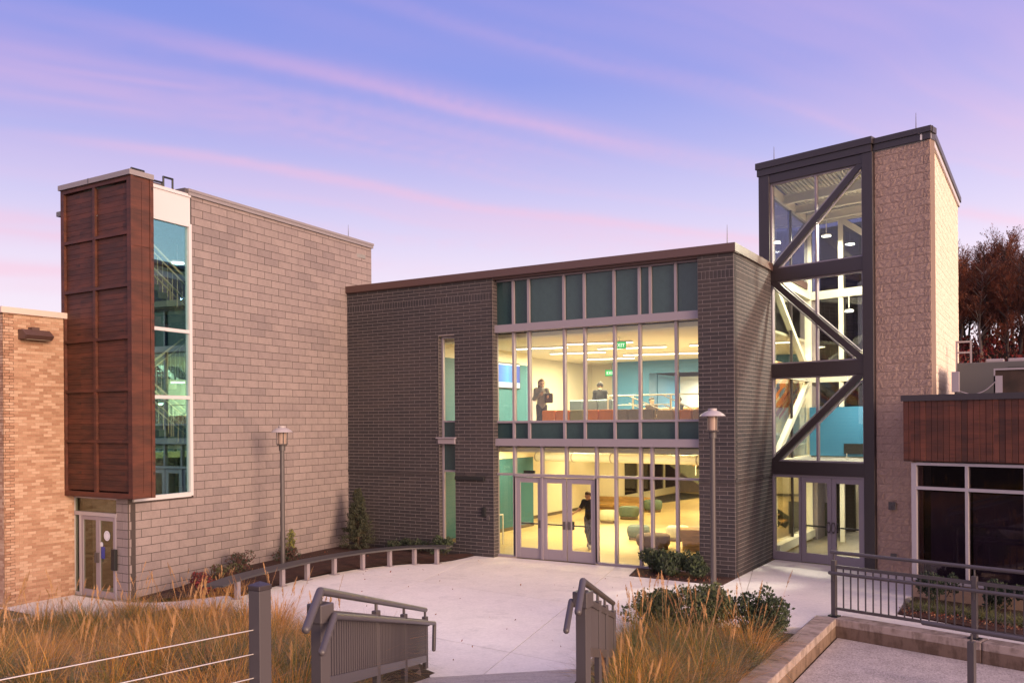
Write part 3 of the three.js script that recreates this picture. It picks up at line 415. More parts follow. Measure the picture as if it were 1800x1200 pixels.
  mesh('inner_wall', [bar(T(0.0, 3.52, BK - 0.12), T(4.2, 3.52, BK - 0.12), 0.08, 1.56)], M.blue, tower); mesh('wall_vent', [bar(T(1.15, 2.98, BK - 0.18), T(2.5, 2.98, BK - 0.18), 0.03, 0.32)], M.black, tower); mesh('emergency_lamp', [bar(T(2.75, 3.28, BK - 0.2), T(3.15, 3.28, BK - 0.2), 0.1, 0.12)], M.white, tower);
  mesh('inner_wall', [bar(T(0, 6.5, BK + 1.6), T(4.2, 6.5, BK + 1.6), 0.1, 7.8)], std([0.03, 0.03, 0.04], 0.9), tower);
  mesh('floor', (() => { const P = [T(-0.02, 0, 0.15), T(4.2, 0, 0.15), T(4.2, 0, 8), T(-0.02, 0, 8)].map((p) => [p[0], p[2]]); return [poly(P, -0.1, 0.02)]; })(), M.floorGrey, tower); mesh('floor', (() => { const P = [T(-0.02, 0, 0.2), T(4.2, 0, 0.2), T(4.2, 0, BK), T(-0.02, 0, BK)].map((p) => [p[0], p[2]]); return [poly(P, 2.44, 2.70)]; })(), M.carpet, tower);
  mesh('inner_wall', [bar(T(0.0, 1.2, 7.6), T(0.9, 1.2, 7.6), 0.1, 2.5), bar(T(1.5, 1.2, 7.6), T(2.0, 1.2, 7.6), 0.1, 2.5), bar(T(2.7, 1.2, 7.6), T(4.2, 1.2, 7.6), 0.1, 2.5)], M.olive, tower); mesh('inner_wall', [bar(T(-0.4, 1.2, 8.3), T(4.2, 1.2, 8.3), 0.1, 2.5)], M.cream, tower); mesh('base_beam', [bar(T(0.02, 0.24, 0.25), T(0.02, 0.24, 7.4), 0.22, 0.24)], cs, tower);
  // entrance
  mesh('door_frame', [TB(0.0, 0.06, 0.02, 2.39, -0.09, 0.05), TB(0.80, 0.86, 0.02, 2.39, -0.09, 0.05), TB(2.595, 2.645, 0.02, 2.39, -0.09, 0.05), TB(0.06, 0.80, 2.31, 2.39, -0.09, 0.05), TB(0.86, 2.595, 2.34, 2.39, -0.09, 0.05), TB(0.06, 0.80, 0.02, 0.24, -0.07, 0.04)], M.alum, tower);
  mesh('pane', TB(0.05, 0.81, 0.23, 2.32, -0.03, -0.02), M.pane, tower);
  for (const [a, b, s] of [[0.87, 1.722, 1], [1.732, 2.585, 0]]) { const g = new THREE.Group(); g.name = 'door'; tower.add(g); const st = 0.115; mesh('leaf_frame', [TB(a, a + st, 0.03, 2.335, -0.03, 0.03, 0.006), TB(b - st, b, 0.03, 2.335, -0.03, 0.03, 0.006), TB(a + st, b - st, 2.19, 2.335, -0.028, 0.028, 0.006), TB(a + st, b - st, 0.03, 0.28, -0.028, 0.028, 0.006)], M.alum, g);
    mesh('pane', TB(a + st - 0.01, b - st + 0.01, 0.27, 2.2, -0.006, 0.006), M.pane, g); mesh('push_bar', [TB(a + st - 0.03, b - st + 0.03, 0.99, 1.03, -0.09, -0.05), TB(s ? b - st - 0.02 : a + 0.02, s ? b - 0.01 : a + st + 0.02, 0.88, 1.12, -0.1, -0.03)], M.black, g);
    const hx = s ? b - 0.06 : a + 0.06; const hg = new THREE.TorusGeometry(0.1, 0.014, 8, 20); hg.scale(0.55, 1.3, 1); hg.translate(hx, 1.02, 0.075); hg.rotateY(-ta); hg.translate(TO[0], 0, TO[1]); mesh('handle', [strip(hg), TB(hx - 0.02, hx + 0.02, 1.13, 1.16, 0.028, 0.075), TB(hx - 0.02, hx + 0.02, 0.88, 0.91, 0.028, 0.075)], M.greyMetal, g); }
  mesh('intercom', [TB(3.26, 3.44, 1.60, 1.80, 0.035, 0.085, 0.01), TB(3.31, 3.35, 1.64, 1.76, 0.086, 0.10), TB(3.35, 3.40, 1.70, 1.76, 0.086, 0.10)], M.greyMetal, tower);
  mesh('outlet_cover', [TB(3.30, 3.46, 0.42, 0.5, 0.03, 0.08, 0.008)], M.greyMetal, tower);
  rebase(tower, T(2, 0)[0], 0, T(2, 0)[2]);
}
// ------------------------------------------------------------------ right wing
const WO = [-2.53, -21.05], W = (s, y, b = 0, o = 0) => [WO[0] + TT[0] * s + TN[0] * o, y, WO[1] + TT[1] * s + TN[1] * o - b], WB = (...a) => TBat(WO, ...a);
const wing = thing('right_wing', 'single-storey wing with a brown plank fascia over dark windows', 'building');
{
  for (let i = 0; i < 52; i++) mesh('plank', WB(-0.16 + i * 0.12, -0.16 + i * 0.12 + 0.112, 2.98, 4.27, 0.06, 0.10 + 0.006 * hash(i, 3, 3), 0.004), M.fascia[Math.floor(hash(i, 1, 4) * 4)], wing);
  mesh('fascia_board', [WB(-0.17, 6.2, 2.96, 4.3, -0.1, 0.058), bar(W(-0.155, 3.62, 0.1), W(-0.155, 3.62, 2.8), 0.05, 1.28)], M.wood[0], wing); mesh('fascia_end', [bar(W(-0.16, 3.62, 0, 0.05), W(-0.16, 3.62, 1.5, 0.05), 0.03, 1.28)], M.woodTrim, wing);
  mesh('roof_cap', [WB(-0.2, 6.3, 4.27, 4.40, -0.35, 0.14), bar(W(-0.16, 4.335, 0), W(-0.16, 4.335, 2.8), 0.12, 0.12)], M.darkMetal, wing); mesh('roof', poly([W(0, 0), W(6.3, 0), W(6.3, 0, 16), W(0, 0, 16)].map((p) => [p[0], p[2]]), 4.2, 4.33), M.roof, wing);
  mesh('base_wall', [WB(-0.02, 6.3, 0, 0.37, -0.2, 0.03)], std([0.42, 0.27, 0.18], 0.9, { map: grainT }), wing); mesh('side_wall', [bar(W(0.08, 2.1, 0.12), W(0.08, 2.1, 2.6), 0.2, 4.2)], std([0.40, 0.27, 0.21], 0.9, { map: grainT }), wing);
  const A = M.alumLight; mesh('mullion', WB(-0.02, 0.085, 0.37, 2.93, -0.1, 0.045), A, wing); for (const s of [1.11, 2.22, 3.33, 4.44, 5.55]) mesh('mullion', WB(s - 0.03, s + 0.03, 0.42, 2.88, -0.1, 0.04), A, wing);
  mesh('transom', [WB(0.085, 6.3, 2.355, 2.42, -0.09, 0.042)], A, wing); mesh('transom', [WB(0.085, 6.3, 2.88, 2.94, -0.09, 0.042)], A, wing); mesh('sill', [WB(0.085, 6.3, 0.37, 0.42, -0.09, 0.06)], A, wing);
  const ss = [0.08, 1.11, 2.22, 3.33, 4.44, 5.55, 6.3]; for (let i = 1; i < ss.length; i++) { mesh('pane', WB(ss[i - 1] + 0.01, ss[i] - 0.01, 0.41, 2.36, -0.04, -0.03), M.smokedPane, wing); mesh('pane', WB(ss[i - 1] + 0.01, ss[i] - 0.01, 2.41, 2.89, -0.04, -0.03), M.smokedPane, wing); mesh('roller_blind', WB(ss[i - 1] + (i === 1 ? 0.22 : 0.05), ss[i] - 0.04, 0.44, 2.3, -0.20, -0.19), M.blind ??= std([0.30, 0.27, 0.28], 0.95), wing); }
  mesh('inner_wall', [WB(-0.35, 6.3, 0, 4.2, -1.6, -1.5), bar(W(0.2, 2.1, 0.25), W(0.2, 2.1, 2.6), 0.02, 4.1)], M.black, wing);  // black side lining added to keep the sunlit side wall from showing
  rebase(wing, ...W(3, 0));
}
// ------------------------------------------------------------------ block building on the left with its wooden bay
const BO = [-18.53, -13.1], BU = [-0.0755, -0.9971], BN = [0.9971, -0.0755], Bw = (u, y, o = 0) => [BO[0] + BU[0] * u + BN[0] * o, y, BO[1] + BU[1] * u + BN[1] * o];
const bang = Math.atan2(-BU[1], BU[0]), BBx = (u0, u1, y0, y1, o0, o1, r = 0) => { const g = r ? RB(u1 - u0, y1 - y0, o1 - o0, r, (u0 + u1) / 2, (y0 + y1) / 2, (o0 + o1) / 2) : BB(u0, u1, y0, y1, o0, o1); g.rotateY(bang); g.translate(BO[0], 0, BO[1]); return g; };
const blockB = thing('block_building', 'grey concrete block building with a wooden bay and a tall stair window', 'building');
{
  const pool = [], K = kinds.cmu, win = [-0.1, 1.96, 2.10, 10.2], o = { org: Bw(0, -0.45), U: BU, N: BN, W: 9.7, v0: 0, v1: 10.16, holes: [[-0.1, 1.96, 2.53, 10.4]], seed: 31, shift: 0.37 };
  masonry(pool, K, o); mesh('wall', backing(o, 0.25), M.mortarBlock, blockB);
  const ret = { org: [-18.98, -0.45, -13.08], U: [1, 0], N: [0, 1], W: 0.45, v0: 0, v1: 2.6, seed: 33, shift: 0.1 }; masonry(pool, K, ret); mesh('wall', backing(ret, 0.2), M.mortarBlock, blockB);
  layMasonry(pool, blockB, 'block');
  mesh('roof_cap', [BBx(1.84, 9.75, 9.71, 9.80, -0.3, 0.05), BBx(1.82, 9.77, 9.80, 9.87, -0.32, 0.07)], M.capGrey ??= std([0.22, 0.19, 0.20], 0.4), blockB); mesh('roof_cap', [BBx(1.74, 1.84, 9.68, 9.87, -0.5, 0.02)], M.greyMetal, blockB);
  mesh('lightning_rod', cyl(Bw(8.6, 9.85, -0.1), Bw(8.6, 10.3, -0.1), 0.012, 0.004, 6), M.greyMetal, blockB);
  // tall stair window
  const F = M.whitePanel; mesh('parapet_panel', [BBx(0.1, 1.93, 8.98, 9.66, -0.06, 0.0)], F, blockB); mesh('roof_cap', [BBx(0.1, 1.94, 9.66, 9.74, -0.3, 0.03)], F, blockB); mesh('window_frame', [BBx(1.86, 1.95, 2.08, 8.98, -0.1, 0.03), BBx(0.1, 1.86, 2.06, 2.17, -0.1, 0.05), BBx(0.1, 1.86, 8.90, 8.98, -0.1, 0.02)], F, blockB);
  mesh('transom', BBx(0.1, 1.86, 6.19, 6.275, -0.08, 0.02), F, blockB); mesh('transom', BBx(0.1, 1.86, 4.52, 4.605, -0.08, 0.02), F, blockB);
  for (const [a, b] of [[2.15, 4.52], [4.60, 6.19], [6.28, 8.92]]) mesh('pane', BBx(0.1, 1.88, a, b, -0.05, -0.038), M.tealPane, blockB);
  // stairwell behind it
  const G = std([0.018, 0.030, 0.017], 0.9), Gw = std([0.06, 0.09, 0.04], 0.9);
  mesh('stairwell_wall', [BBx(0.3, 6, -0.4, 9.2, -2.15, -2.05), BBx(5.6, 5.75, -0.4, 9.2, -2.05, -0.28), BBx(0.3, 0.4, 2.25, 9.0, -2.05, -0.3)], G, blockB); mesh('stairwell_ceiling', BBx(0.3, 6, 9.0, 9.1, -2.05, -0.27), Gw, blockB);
  for (const y of [2.0, 5.45]) mesh('landing', [BBx(3.6, 5.6, y, y + 0.22, -2.05, -0.3)], Gw, blockB); for (const y of [3.75, 7.2]) mesh('landing', [BBx(0.4, 1.0, y - 0.02, y + 0.2, -2.05, -0.4)], Gw, blockB);
  for (let f = 0; f < 3; f++) { const y0 = 2.2 + f * 1.73, fl = f % 2; const a = fl ? [1.0, y0, -1.62] : [3.6, y0, -0.78], b = fl ? [3.6, y0 + 1.73, -1.62] : [1.0, y0 + 1.73, -0.78]; const p = Bw(a[0], a[1], a[2]), q = Bw(b[0], b[1], b[2]);
    mesh('stair_flight', (() => { const o2 = []; for (let i = 0; i < 10; i++) { const t = (i + 0.5) / 10, c = Bw(lerp(a[0], b[0], t), lerp(a[1], b[1], t), a[2]); o2.push(uvm(new THREE.BoxGeometry(0.29, 0.16, 0.78).rotateY(bang).translate(...c))); } return o2; })(), Gw, blockB);
    for (const side of [-0.36, 0.36]) { const A2 = (t, h) => Bw(lerp(a[0], b[0], t), lerp(a[1], b[1], t) + h, a[2] + side); const g = [pipe([A2(0, 1.05), A2(1, 1.05)], 0.028, 7), pipe([A2(0, 0.88), A2(1, 0.88)], 0.02, 7)]; for (const t of [0, 0.5, 1]) g.push(cyl(A2(t, 0), A2(t, 1.05), 0.022, 0.022, 7)); for (let t = 0.06; t < 1; t += 0.06) g.push(cyl(A2(t, 0.1), A2(t, 0.88), 0.007, 0.007, 5)); mesh('stair_railing', g, M.stairRail ??= std([0.62, 0.66, 0.36], 0.5), blockB); } }
  mesh('ceiling_panel', BBx(0.15, 1.1, 8.95, 8.99, -1.6, -0.9), glow(0.95, 1, 0.9, 2.5), blockB);
  // the wooden bay: frame, 12 bays of boards, right side boards, cap
  const bx0 = -20.68, bx1 = -17.97, by0 = 2.17, by1 = 9.62, bz = -12.8;
  mesh('bay_frame', [BB(bx0, bx1, by0, by0 + 0.12, bz - 0.5, bz), BB(bx0, bx1, by1 - 0.1, by1, bz - 0.5, bz), BB(bx0, bx0 + 0.13, by0 + 0.12, by1 - 0.1, bz - 0.5, bz), BB(bx1 - 0.13, bx1, by0 + 0.12, by1 - 0.1, bz - 0.06, bz), BB(bx1 - 0.06, bx1, by0 + 0.12, by1 - 0.1, bz - 0.5, bz - 0.062), BB(bx0, bx1 - 0.75, by0 + 0.02, by1, bz - 0.6, bz - 0.5)], M.woodTrim, blockB);
  const mx = (bx0 + bx1) / 2 - 0.04; mesh('bay_post', BB(mx - 0.045, mx + 0.045, by0 + 0.12, by1 - 0.1, bz - 0.07, bz - 0.005), M.woodTrim, blockB);
  const rows = 6, cell = (by1 - by0 - 0.22) / rows;
  for (let r2 = 0; r2 < rows; r2++) { const y0 = by0 + 0.12 + r2 * cell; if (r2) mesh('bay_rail', BB(bx0 + 0.13, bx1 - 0.13, y0 - 0.035, y0 + 0.035, bz - 0.10, bz - 0.002), M.woodTrim, blockB);
    for (const [a, b] of [[bx0 + 0.13, mx - 0.045], [mx + 0.045, bx1 - 0.13]]) { const n = 9, g = new THREE.Group(); g.name = 'board_panel'; blockB.add(g); for (let i = 0; i < n; i++) { const h = (cell - 0.07) / n, yy = y0 + 0.035 + h * i; mesh('board', B(b - a - 0.006, h - 0.005, 0.03, (a + b) / 2, yy + h / 2, bz - 0.085 + 0.008 * hash(i, r2 + (a > mx ? 7 : 0), 77)), M.wood[Math.floor(hash(i + r2 * 11, a > mx ? 3 : 5, 78) * 3)], g); } } }
  const sideZ = [bz - 0.07, bz - 0.285, bz - 0.5]; for (let i = 0; i < 2; i++) for (const [y0, y1] of [[by0 + 0.12, 4.4], [4.41, 6.4], [6.41, 8.0], [8.01, by1 - 0.1]]) mesh('board', BB(bx1 - 0.01, bx1 + 0.012, y0 + 0.004, y1 - 0.004, sideZ[i + 1] + 0.004, sideZ[i] - 0.004), M.woodTrim, blockB);
  mesh('bay_corner', [BB(bx1 - 0.01, bx1 + 0.025, by0, by1, bz - 0.07, bz + 0.006), BB(bx1 - 0.01, bx1 + 0.025, by0, by1, bz - 0.6, bz - 0.502)], M.woodTrim, blockB);
  mesh('roof_cap', [BB(bx0 - 0.03, bx1 + 0.05, by1, by1 + 0.12, bz - 0.6, bz + 0.05)], M.capGrey ??= std([0.22, 0.19, 0.20], 0.4), blockB); mesh('cap_joint', BB(-19.5, -19.47, by1 - 0.005, by1 + 0.125, bz - 0.58, bz + 0.054), M.greyMetal, blockB);
  mesh('side_wall', [BB(-20.95, -20.62, -0.4, 9.5, -22, -13.35), BB(-20.9, -18.6, 2.2, 9.5, -13.5, -13.3)], std([0.17, 0.14, 0.14], 0.9, { map: grainT }), blockB); mesh('roof', [BB(-22, -19.2, 9.3, 9.42, -22.4, -13.5)], M.roof, blockB); mesh('back_wall', [BB(-21, -19.3, -0.4, 9.5, -22.7, -22.5), BB(-21, -18.7, 2.14, 2.2, -13.5, -13.0)], M.mortarDark, blockB);
  // door under the bay
  const dz = -13.08, A = M.alum; mesh('door_frame', [BB(-20.75, -20.66, -0.3, 2.16, dz - 0.1, dz + 0.02), BB(-20.66, -18.96, 1.68, 1.77, dz - 0.1, dz + 0.02), BB(-20.66, -18.96, 2.10, 2.17, dz - 0.1, dz + 0.02), BB(-20.44, -20.37, -0.3, 1.68, dz - 0.1, dz + 0.01), BB(-19.03, -18.97, -0.3, 1.68, dz - 0.1, dz + 0.01), BB(-20.66, -20.44, -0.3, -0.22, dz - 0.1, dz + 0.01)], M.alumLight, blockB);
  mesh('pane', BB(-20.67, -18.97, 1.76, 2.11, dz - 0.05, dz - 0.04), M.doorPane = new THREE.MeshPhysicalMaterial({ color: C3(0.72, 0.78, 0.66), roughness: 0, transmission: 1, thickness: 0, ior: 1.8 }), blockB); mesh('pane', BB(-20.67, -20.43, -0.24, 1.69, dz - 0.05, dz - 0.04), M.doorPane, blockB);
  for (const [a, b, s] of [[-20.365, -19.705, 1], [-19.695, -19.035, 0]]) { const g = new THREE.Group(); g.name = 'door'; blockB.add(g); const st = 0.07; mesh('leaf_frame', [BB(a, a + st, -0.28, 1.67, dz - 0.06, dz), BB(b - st, b, -0.28, 1.67, dz - 0.06, dz), BB(a + st, b - st, 1.58, 1.67, dz - 0.06, dz), BB(a + st, b - st, -0.28, -0.12, dz - 0.06, dz)], M.alum, g); mesh('pane', BB(a + st - 0.01, b - st + 0.01, -0.13, 1.59, dz - 0.035, dz - 0.025), M.doorPane, g);
    mesh('push_bar', [BB(a + st - 0.02, b - st + 0.02, 0.66, 0.70, dz - 0.13, dz - 0.09), BB(s ? b - 0.06 : a + 0.01, s ? b - 0.01 : a + 0.06, 0.56, 0.8, dz, dz + 0.05)], M.greyMetal, g); if (!s) { mesh('sticker', [strip(new THREE.CircleGeometry(0.12, 24).translate(-19.37, 1.22, dz - 0.02))], printMat(64, 64, (c) => { c.fillStyle = '#cfcdd6'; c.fillRect(0, 0, 64, 64); c.strokeStyle = '#9a98a8'; c.lineWidth = 3; c.beginPath(); c.arc(32, 32, 22, 0, 7); c.stroke(); }), g); mesh('sticker', [strip(new THREE.CircleGeometry(0.06, 20).translate(-19.58, 1.0, dz - 0.02))], std([0.6, 0.6, 0.65], 0.6), g); mesh('sticker', BB(-19.6, -19.46, 0.66, 0.95, dz - 0.024, dz - 0.02), printMat(32, 64, (c) => { c.fillStyle = '#3a3f8a'; c.fillRect(0, 0, 32, 30); c.fillStyle = '#a8432b'; c.fillRect(0, 30, 32, 18); c.fillStyle = '#c98a58'; c.fillRect(0, 48, 32, 16); }), g); } }
  mesh('card_reader', [RB(0.15, 0.5, 0.08, 0.01, -18.98, 0.68, -13.02)], M.black, blockB);
  mesh('vestibule', [BB(-20.75, -18.95, -0.35, -0.29, -16, -13.0), BB(-20.75, -19.0, -0.3, 2.2, -16.1, -16)], M.floorGrey, blockB); mesh('vestibule_wall', [BB(-19.5, -19.1, -0.25, 0.9, -15.6, -14.2)], M.cream, blockB); mesh('bench_seat', [BB(-19.6, -19.05, 0.05, 0.2, -15.7, -14.1)], M.olive, blockB);
  rebase(blockB, -19, -0.3, -13.1);
}
// ------------------------------------------------------------------ orange brick building, far left
const orange = thing('orange_brick_building', 'orange-tan brick building at the far left edge', 'building');
{
  const pool = [], K = kinds.orange, o = { org: [-20.6, -0.45, -11.33], U: [0, -1], N: [1, 0], W: 1.72, v0: 0, v1: 6.95, seed: 41, shift: 0.3 }, f = { org: [-25.6, -0.45, -11.33], U: [1, 0], N: [0, 1], W: 5.0, v0: 0, v1: 6.95, seed: 43 };
  masonry(pool, K, o); masonry(pool, K, { ...f, org: [-22.6, -0.45, -11.33], W: 2.0 }); mesh('wall', backing(o, 0.25), M.mortarOrange, orange); mesh('wall', backing(f, 0.25), M.mortarOrange, orange); layMasonry(pool, orange, 'brick');
  mesh('roof_cap', [BB(-20.9, -20.54, 6.49, 6.63, -13.3, -11.27), BB(-25.6, -20.9, 6.49, 6.63, -11.65, -11.27)], std([0.55, 0.44, 0.40], 0.6), orange); mesh('roof', BB(-25.6, -20.85, 6.3, 6.45, -22, -11.6), M.roof, orange); mesh('side_wall', [BB(-20.9, -20.62, 6.0, 6.49, -22, -13.06)], M.mortarOrange, orange);
  // wall light housing
  mesh('light_housing', (() => { const s = new THREE.Shape([[0, 0.1], [0, -0.12], [0.26, -0.12], [0.34, -0.04], [0.16, 0.1]].map((p) => new THREE.Vector2(...p))); const g = new THREE.ExtrudeGeometry(s, { depth: 0.66, bevelEnabled: true, bevelSize: 0.008, bevelThickness: 0.008, bevelSegments: 1 }); g.translate(-20.59, 6.03, -12.35); return [uvm(g), BB(-20.58, -20.42, 6.12, 6.2, -12.1, -11.92)]; })(), M.brownCap, orange, 'brown unlit wall light housing'); mesh('light_lens', BB(-20.5, -20.33, 5.896, 5.905, -12.3, -11.74), std([0.30, 0.28, 0.22], 0.3), orange);
  rebase(orange, -22, -0.3, -12);
}
const RAILL = [[-8.43, -11.2], [-5.29, -5.56], 0.05, 1.55, 0.76, 2.28], RAILR = [[-5.49, -11.87], [-4.06, -8.06], 0.35, 1.42, 1.04, 2.08], RAMPP = [-1.02, -15.18, 0.80];
// ------------------------------------------------------------------ lamp posts (unlit)
function lampPost(label, x, z, h) {
  const o = thing('lamp_post', label, 'lamp post', [x, 0, z], 0, 'post lamps on the plaza');
  mesh('pole', [cyl([0, 0, 0], [0, h - 0.62, 0], 0.062, 0.058, 14), cyl([0, 0, 0], [0, 0.04, 0], 0.11, 0.11, 14)], M.greyMetal, o);
  mesh('collar', [cyl([0, h - 0.66, 0], [0, h - 0.52, 0], 0.085, 0.085, 14), cyl([0, h - 0.52, 0], [0, h - 0.48, 0], 0.13, 0.15, 16)], M.greyMetal, o);
  mesh('lantern', [cyl([0, h - 0.48, 0], [0, h - 0.16, 0], 0.105, 0.115, 16)], std([0.34, 0.24, 0.20], 0.35), o);
  for (let k = 0; k < 4; k++) { const a = k * Math.PI / 2 + 0.5; mesh('rod', cyl([Math.cos(a) * 0.145, h - 0.5, Math.sin(a) * 0.145], [Math.cos(a) * 0.145, h - 0.13, Math.sin(a) * 0.145], 0.011, 0.011, 6), M.greyMetal, o); }
  mesh('hood', strip(new THREE.LatheGeometry([[0.10, h - 0.05], [0.16, h - 0.07], [0.24, h - 0.12], [0.285, h - 0.165], [0.283, h - 0.175], [0.23, h - 0.14], [0.1, h - 0.1]].map((p) => new THREE.Vector2(...p)), 28)), M.alumLight, o);
  mesh('cap', [cyl([0, h - 0.08, 0], [0, h, 0], 0.095, 0.10, 16)], M.alumLight, o); return o;
}
lampPost('grey lamp post with a disc hood standing behind the curved bench', -17.46, -16.95, 3.83);
lampPost('grey lamp post with a disc hood in front of the brick pillar', -6.36, -19.05, 4.15);

// ------------------------------------------------------------------ curved bench
{
  const L = [[-15.05, -12.62], [-15.42, -13.6], [-15.68, -15.2], [-15.76, -16.11], [-15.73, -17.05], [-15.59, -17.99], [-15.30, -18.76], [-14.92, -19.36], [-14.42, -19.72], [-14.05, -19.82]];
  const c = new THREE.CatmullRomCurve3(L.map(([x, z]) => V(x - 0.03, 0, z - 0.02))), o = thing('curved_bench', 'long curved grey metal bench along the mulch bed', 'bench', [-15.6, 0, -16.5]);
  const seg = (t0, t1) => { const s = [], n = 26, P = []; for (let i = 0; i <= n; i++) { const t = lerp(t0, t1, i / n), p = c.getPointAt(t), g = c.getTangentAt(t), nx = -g.z, nz = g.x; P.push([p, nx, nz]); }
    const ring = (p, nx, nz) => [[0.24, 0.445], [0.24, 0.485], [-0.24, 0.485], [-0.24, 0.445]].map(([w, y]) => [p.x + nx * w, y, p.z + nz * w]); const pos = [], idx = []; P.forEach(([p, nx, nz], i) => { const r2 = ring(p, nx, nz); r2.forEach((q) => pos.push(...q)); if (i) for (let k = 0; k < 4; k++) { const a = (i - 1) * 4 + k, b = (i - 1) * 4 + (k + 1) % 4; idx.push(a, a + 4, b, b, a + 4, b + 4); } });
    idx.push(0, 1, 2, 0, 2, 3); const e = (n) * 4; idx.push(e, e + 2, e + 1, e, e + 3, e + 2); const g = new THREE.BufferGeometry(); g.setAttribute('position', new THREE.Float32BufferAttribute(pos, 3)); g.setIndex(idx); const q = g.toNonIndexed(); q.computeVertexNormals(); return uvm(q); };
  const benchTop = std([0.050, 0.044, 0.048], 0.55, { bumpMap: metalB, bumpScale: 0.002 });
  mesh('seat_slab', seg(0, 0.475), benchTop, o); mesh('seat_slab', seg(0.4765, 1), benchTop, o);
  for (const i of [1, 2, 3, 4, 5, 6, 7, 8]) { const [x, z] = L[i]; mesh('leg', [RB(0.10, 0.44, 0.10, 0.006, x, 0.225, z), B(0.2, 0.012, 0.2, x, 0.008, z)], M.alum, o); }
  mesh('apron', pipe(L.map(([x, z]) => [x - 0.03, 0.43, z - 0.02]), 0.022, 6, true), M.greyMetal, o);
  rebase(o, 0, 0, 0); o.children.forEach((m) => m.position.sub(o.position));
}
// ------------------------------------------------------------------ railings
function stairRail(label, far, near, yF, yN, topF, topN, side, cr, extra) {   // guard panels of pickets with two handrails, sloping up towards the camera
  const o = thing('guard_railing', label, 'railing', [far[0], yF, far[1]]), D = M.railMetal, P = (t, h) => [lerp(far[0], near[0], t), lerp(yF, yN, t) + h(t), lerp(far[1], near[1], t)];
  const dx = near[0] - far[0], dz = near[1] - far[1], L = Math.hypot(dx, dz), nx = -dz / L * side, nz = dx / L * side, top = (t) => lerp(topF, topN, t) - lerp(yF, yN, t), shift = (p, w, y = 0) => [p[0] + nx * w, p[1] + y, p[2] + nz * w];
  const sub = []; const add = (n, g) => { const m = mesh(n, g, D, o); sub.push(m); return m; };
  const posts = extra.posts; posts.forEach((t, i) => { const big = i === posts.length - 1, w = big ? 0.115 : 0.07; const a = P(t, () => -0.35), b = P(t, top); add('post', RB(w, b[1] - a[1] - 0.02, w, 0.006, a[0], (a[1] + b[1]) / 2, a[2])); if (big) add('post_cap', RB(w + 0.05, 0.16, w + 0.05, 0.012, b[0], b[1] - 0.02, b[2])); });
  add('top_rail', bar(P(0, (t) => top(t) - 0.03), P(1, (t) => top(t) - 0.03), 0.06, 0.07)); add('bottom_rail', bar(P(0, () => 0.10), P(1, () => 0.10), 0.05, 0.10));
  const n = Math.round(L / 0.098); for (let i = 1; i < n; i++) { const t = i / n; if (posts.some((q) => Math.abs(q - t) < 0.007)) continue; add('picket', bar(P(t, () => 0.12), P(t, (s) => top(s) - 0.05), 0.02, 0.02)); }
  const hr = []; const h1 = (t) => top(t) + 0.16; hr.push(shift(P(-0.01, (t) => h1(0)), 0)); hr.push(P(0.98, (t) => h1(t))); const e = P(1.0, (t) => h1(t)); const out = [dx / L, dz / L]; hr[1] = e; hr.push([e[0] + out[0] * 0.45, e[1] - 0.22, e[2] + out[1] * 0.45]); add('handrail', pipe(hr, 0.036, 9));
  for (const t of posts) { const a = P(t, top), b = P(t, h1); add('handrail_bracket', [cyl(a, b, 0.018, 0.018, 6), RB(0.075, 0.07, 0.075, 0.008, a[0], a[1] + 0.02, a[2])]); }
  const h2 = (t) => top(t) - 0.05, q = [shift(P(0.0, h2), 0.12), shift(P(1.0, h2), 0.12)]; q.push([q[1][0] + out[0] * 0.42, q[1][1] - 0.2, q[1][2] + out[1] * 0.42]); if (extra.loop) q.unshift(shift(P(-0.02, (t) => h2(0) - 0.42), 0.12), shift(P(-0.035, h2), 0.12)); add('lower_handrail', pipe(q, 0.032, 9)); for (const t of posts) add('handrail_bracket', [cyl(shift(P(t, h2), 0.12), shift(P(t, h2), 0.0, -0.06), 0.012, 0.012, 6)]);
  sub.forEach((m) => m.position.set(-far[0], -yF, -far[1])); return o;
}
stairRail('dark picket railing along the left side of the sloping walk', RAILL[0], RAILL[1], RAILL[2], RAILL[3], RAILL[4], RAILL[5], -1, 0, { posts: [0.0, 0.32, 0.62, 1], loop: true });
stairRail('dark picket railing seen nearly end-on, right side of the walk', RAILR[0], RAILR[1], RAILR[2], RAILR[3], RAILR[4], RAILR[5], 1, 0, { posts: [0, 0.35, 0.6, 1] });
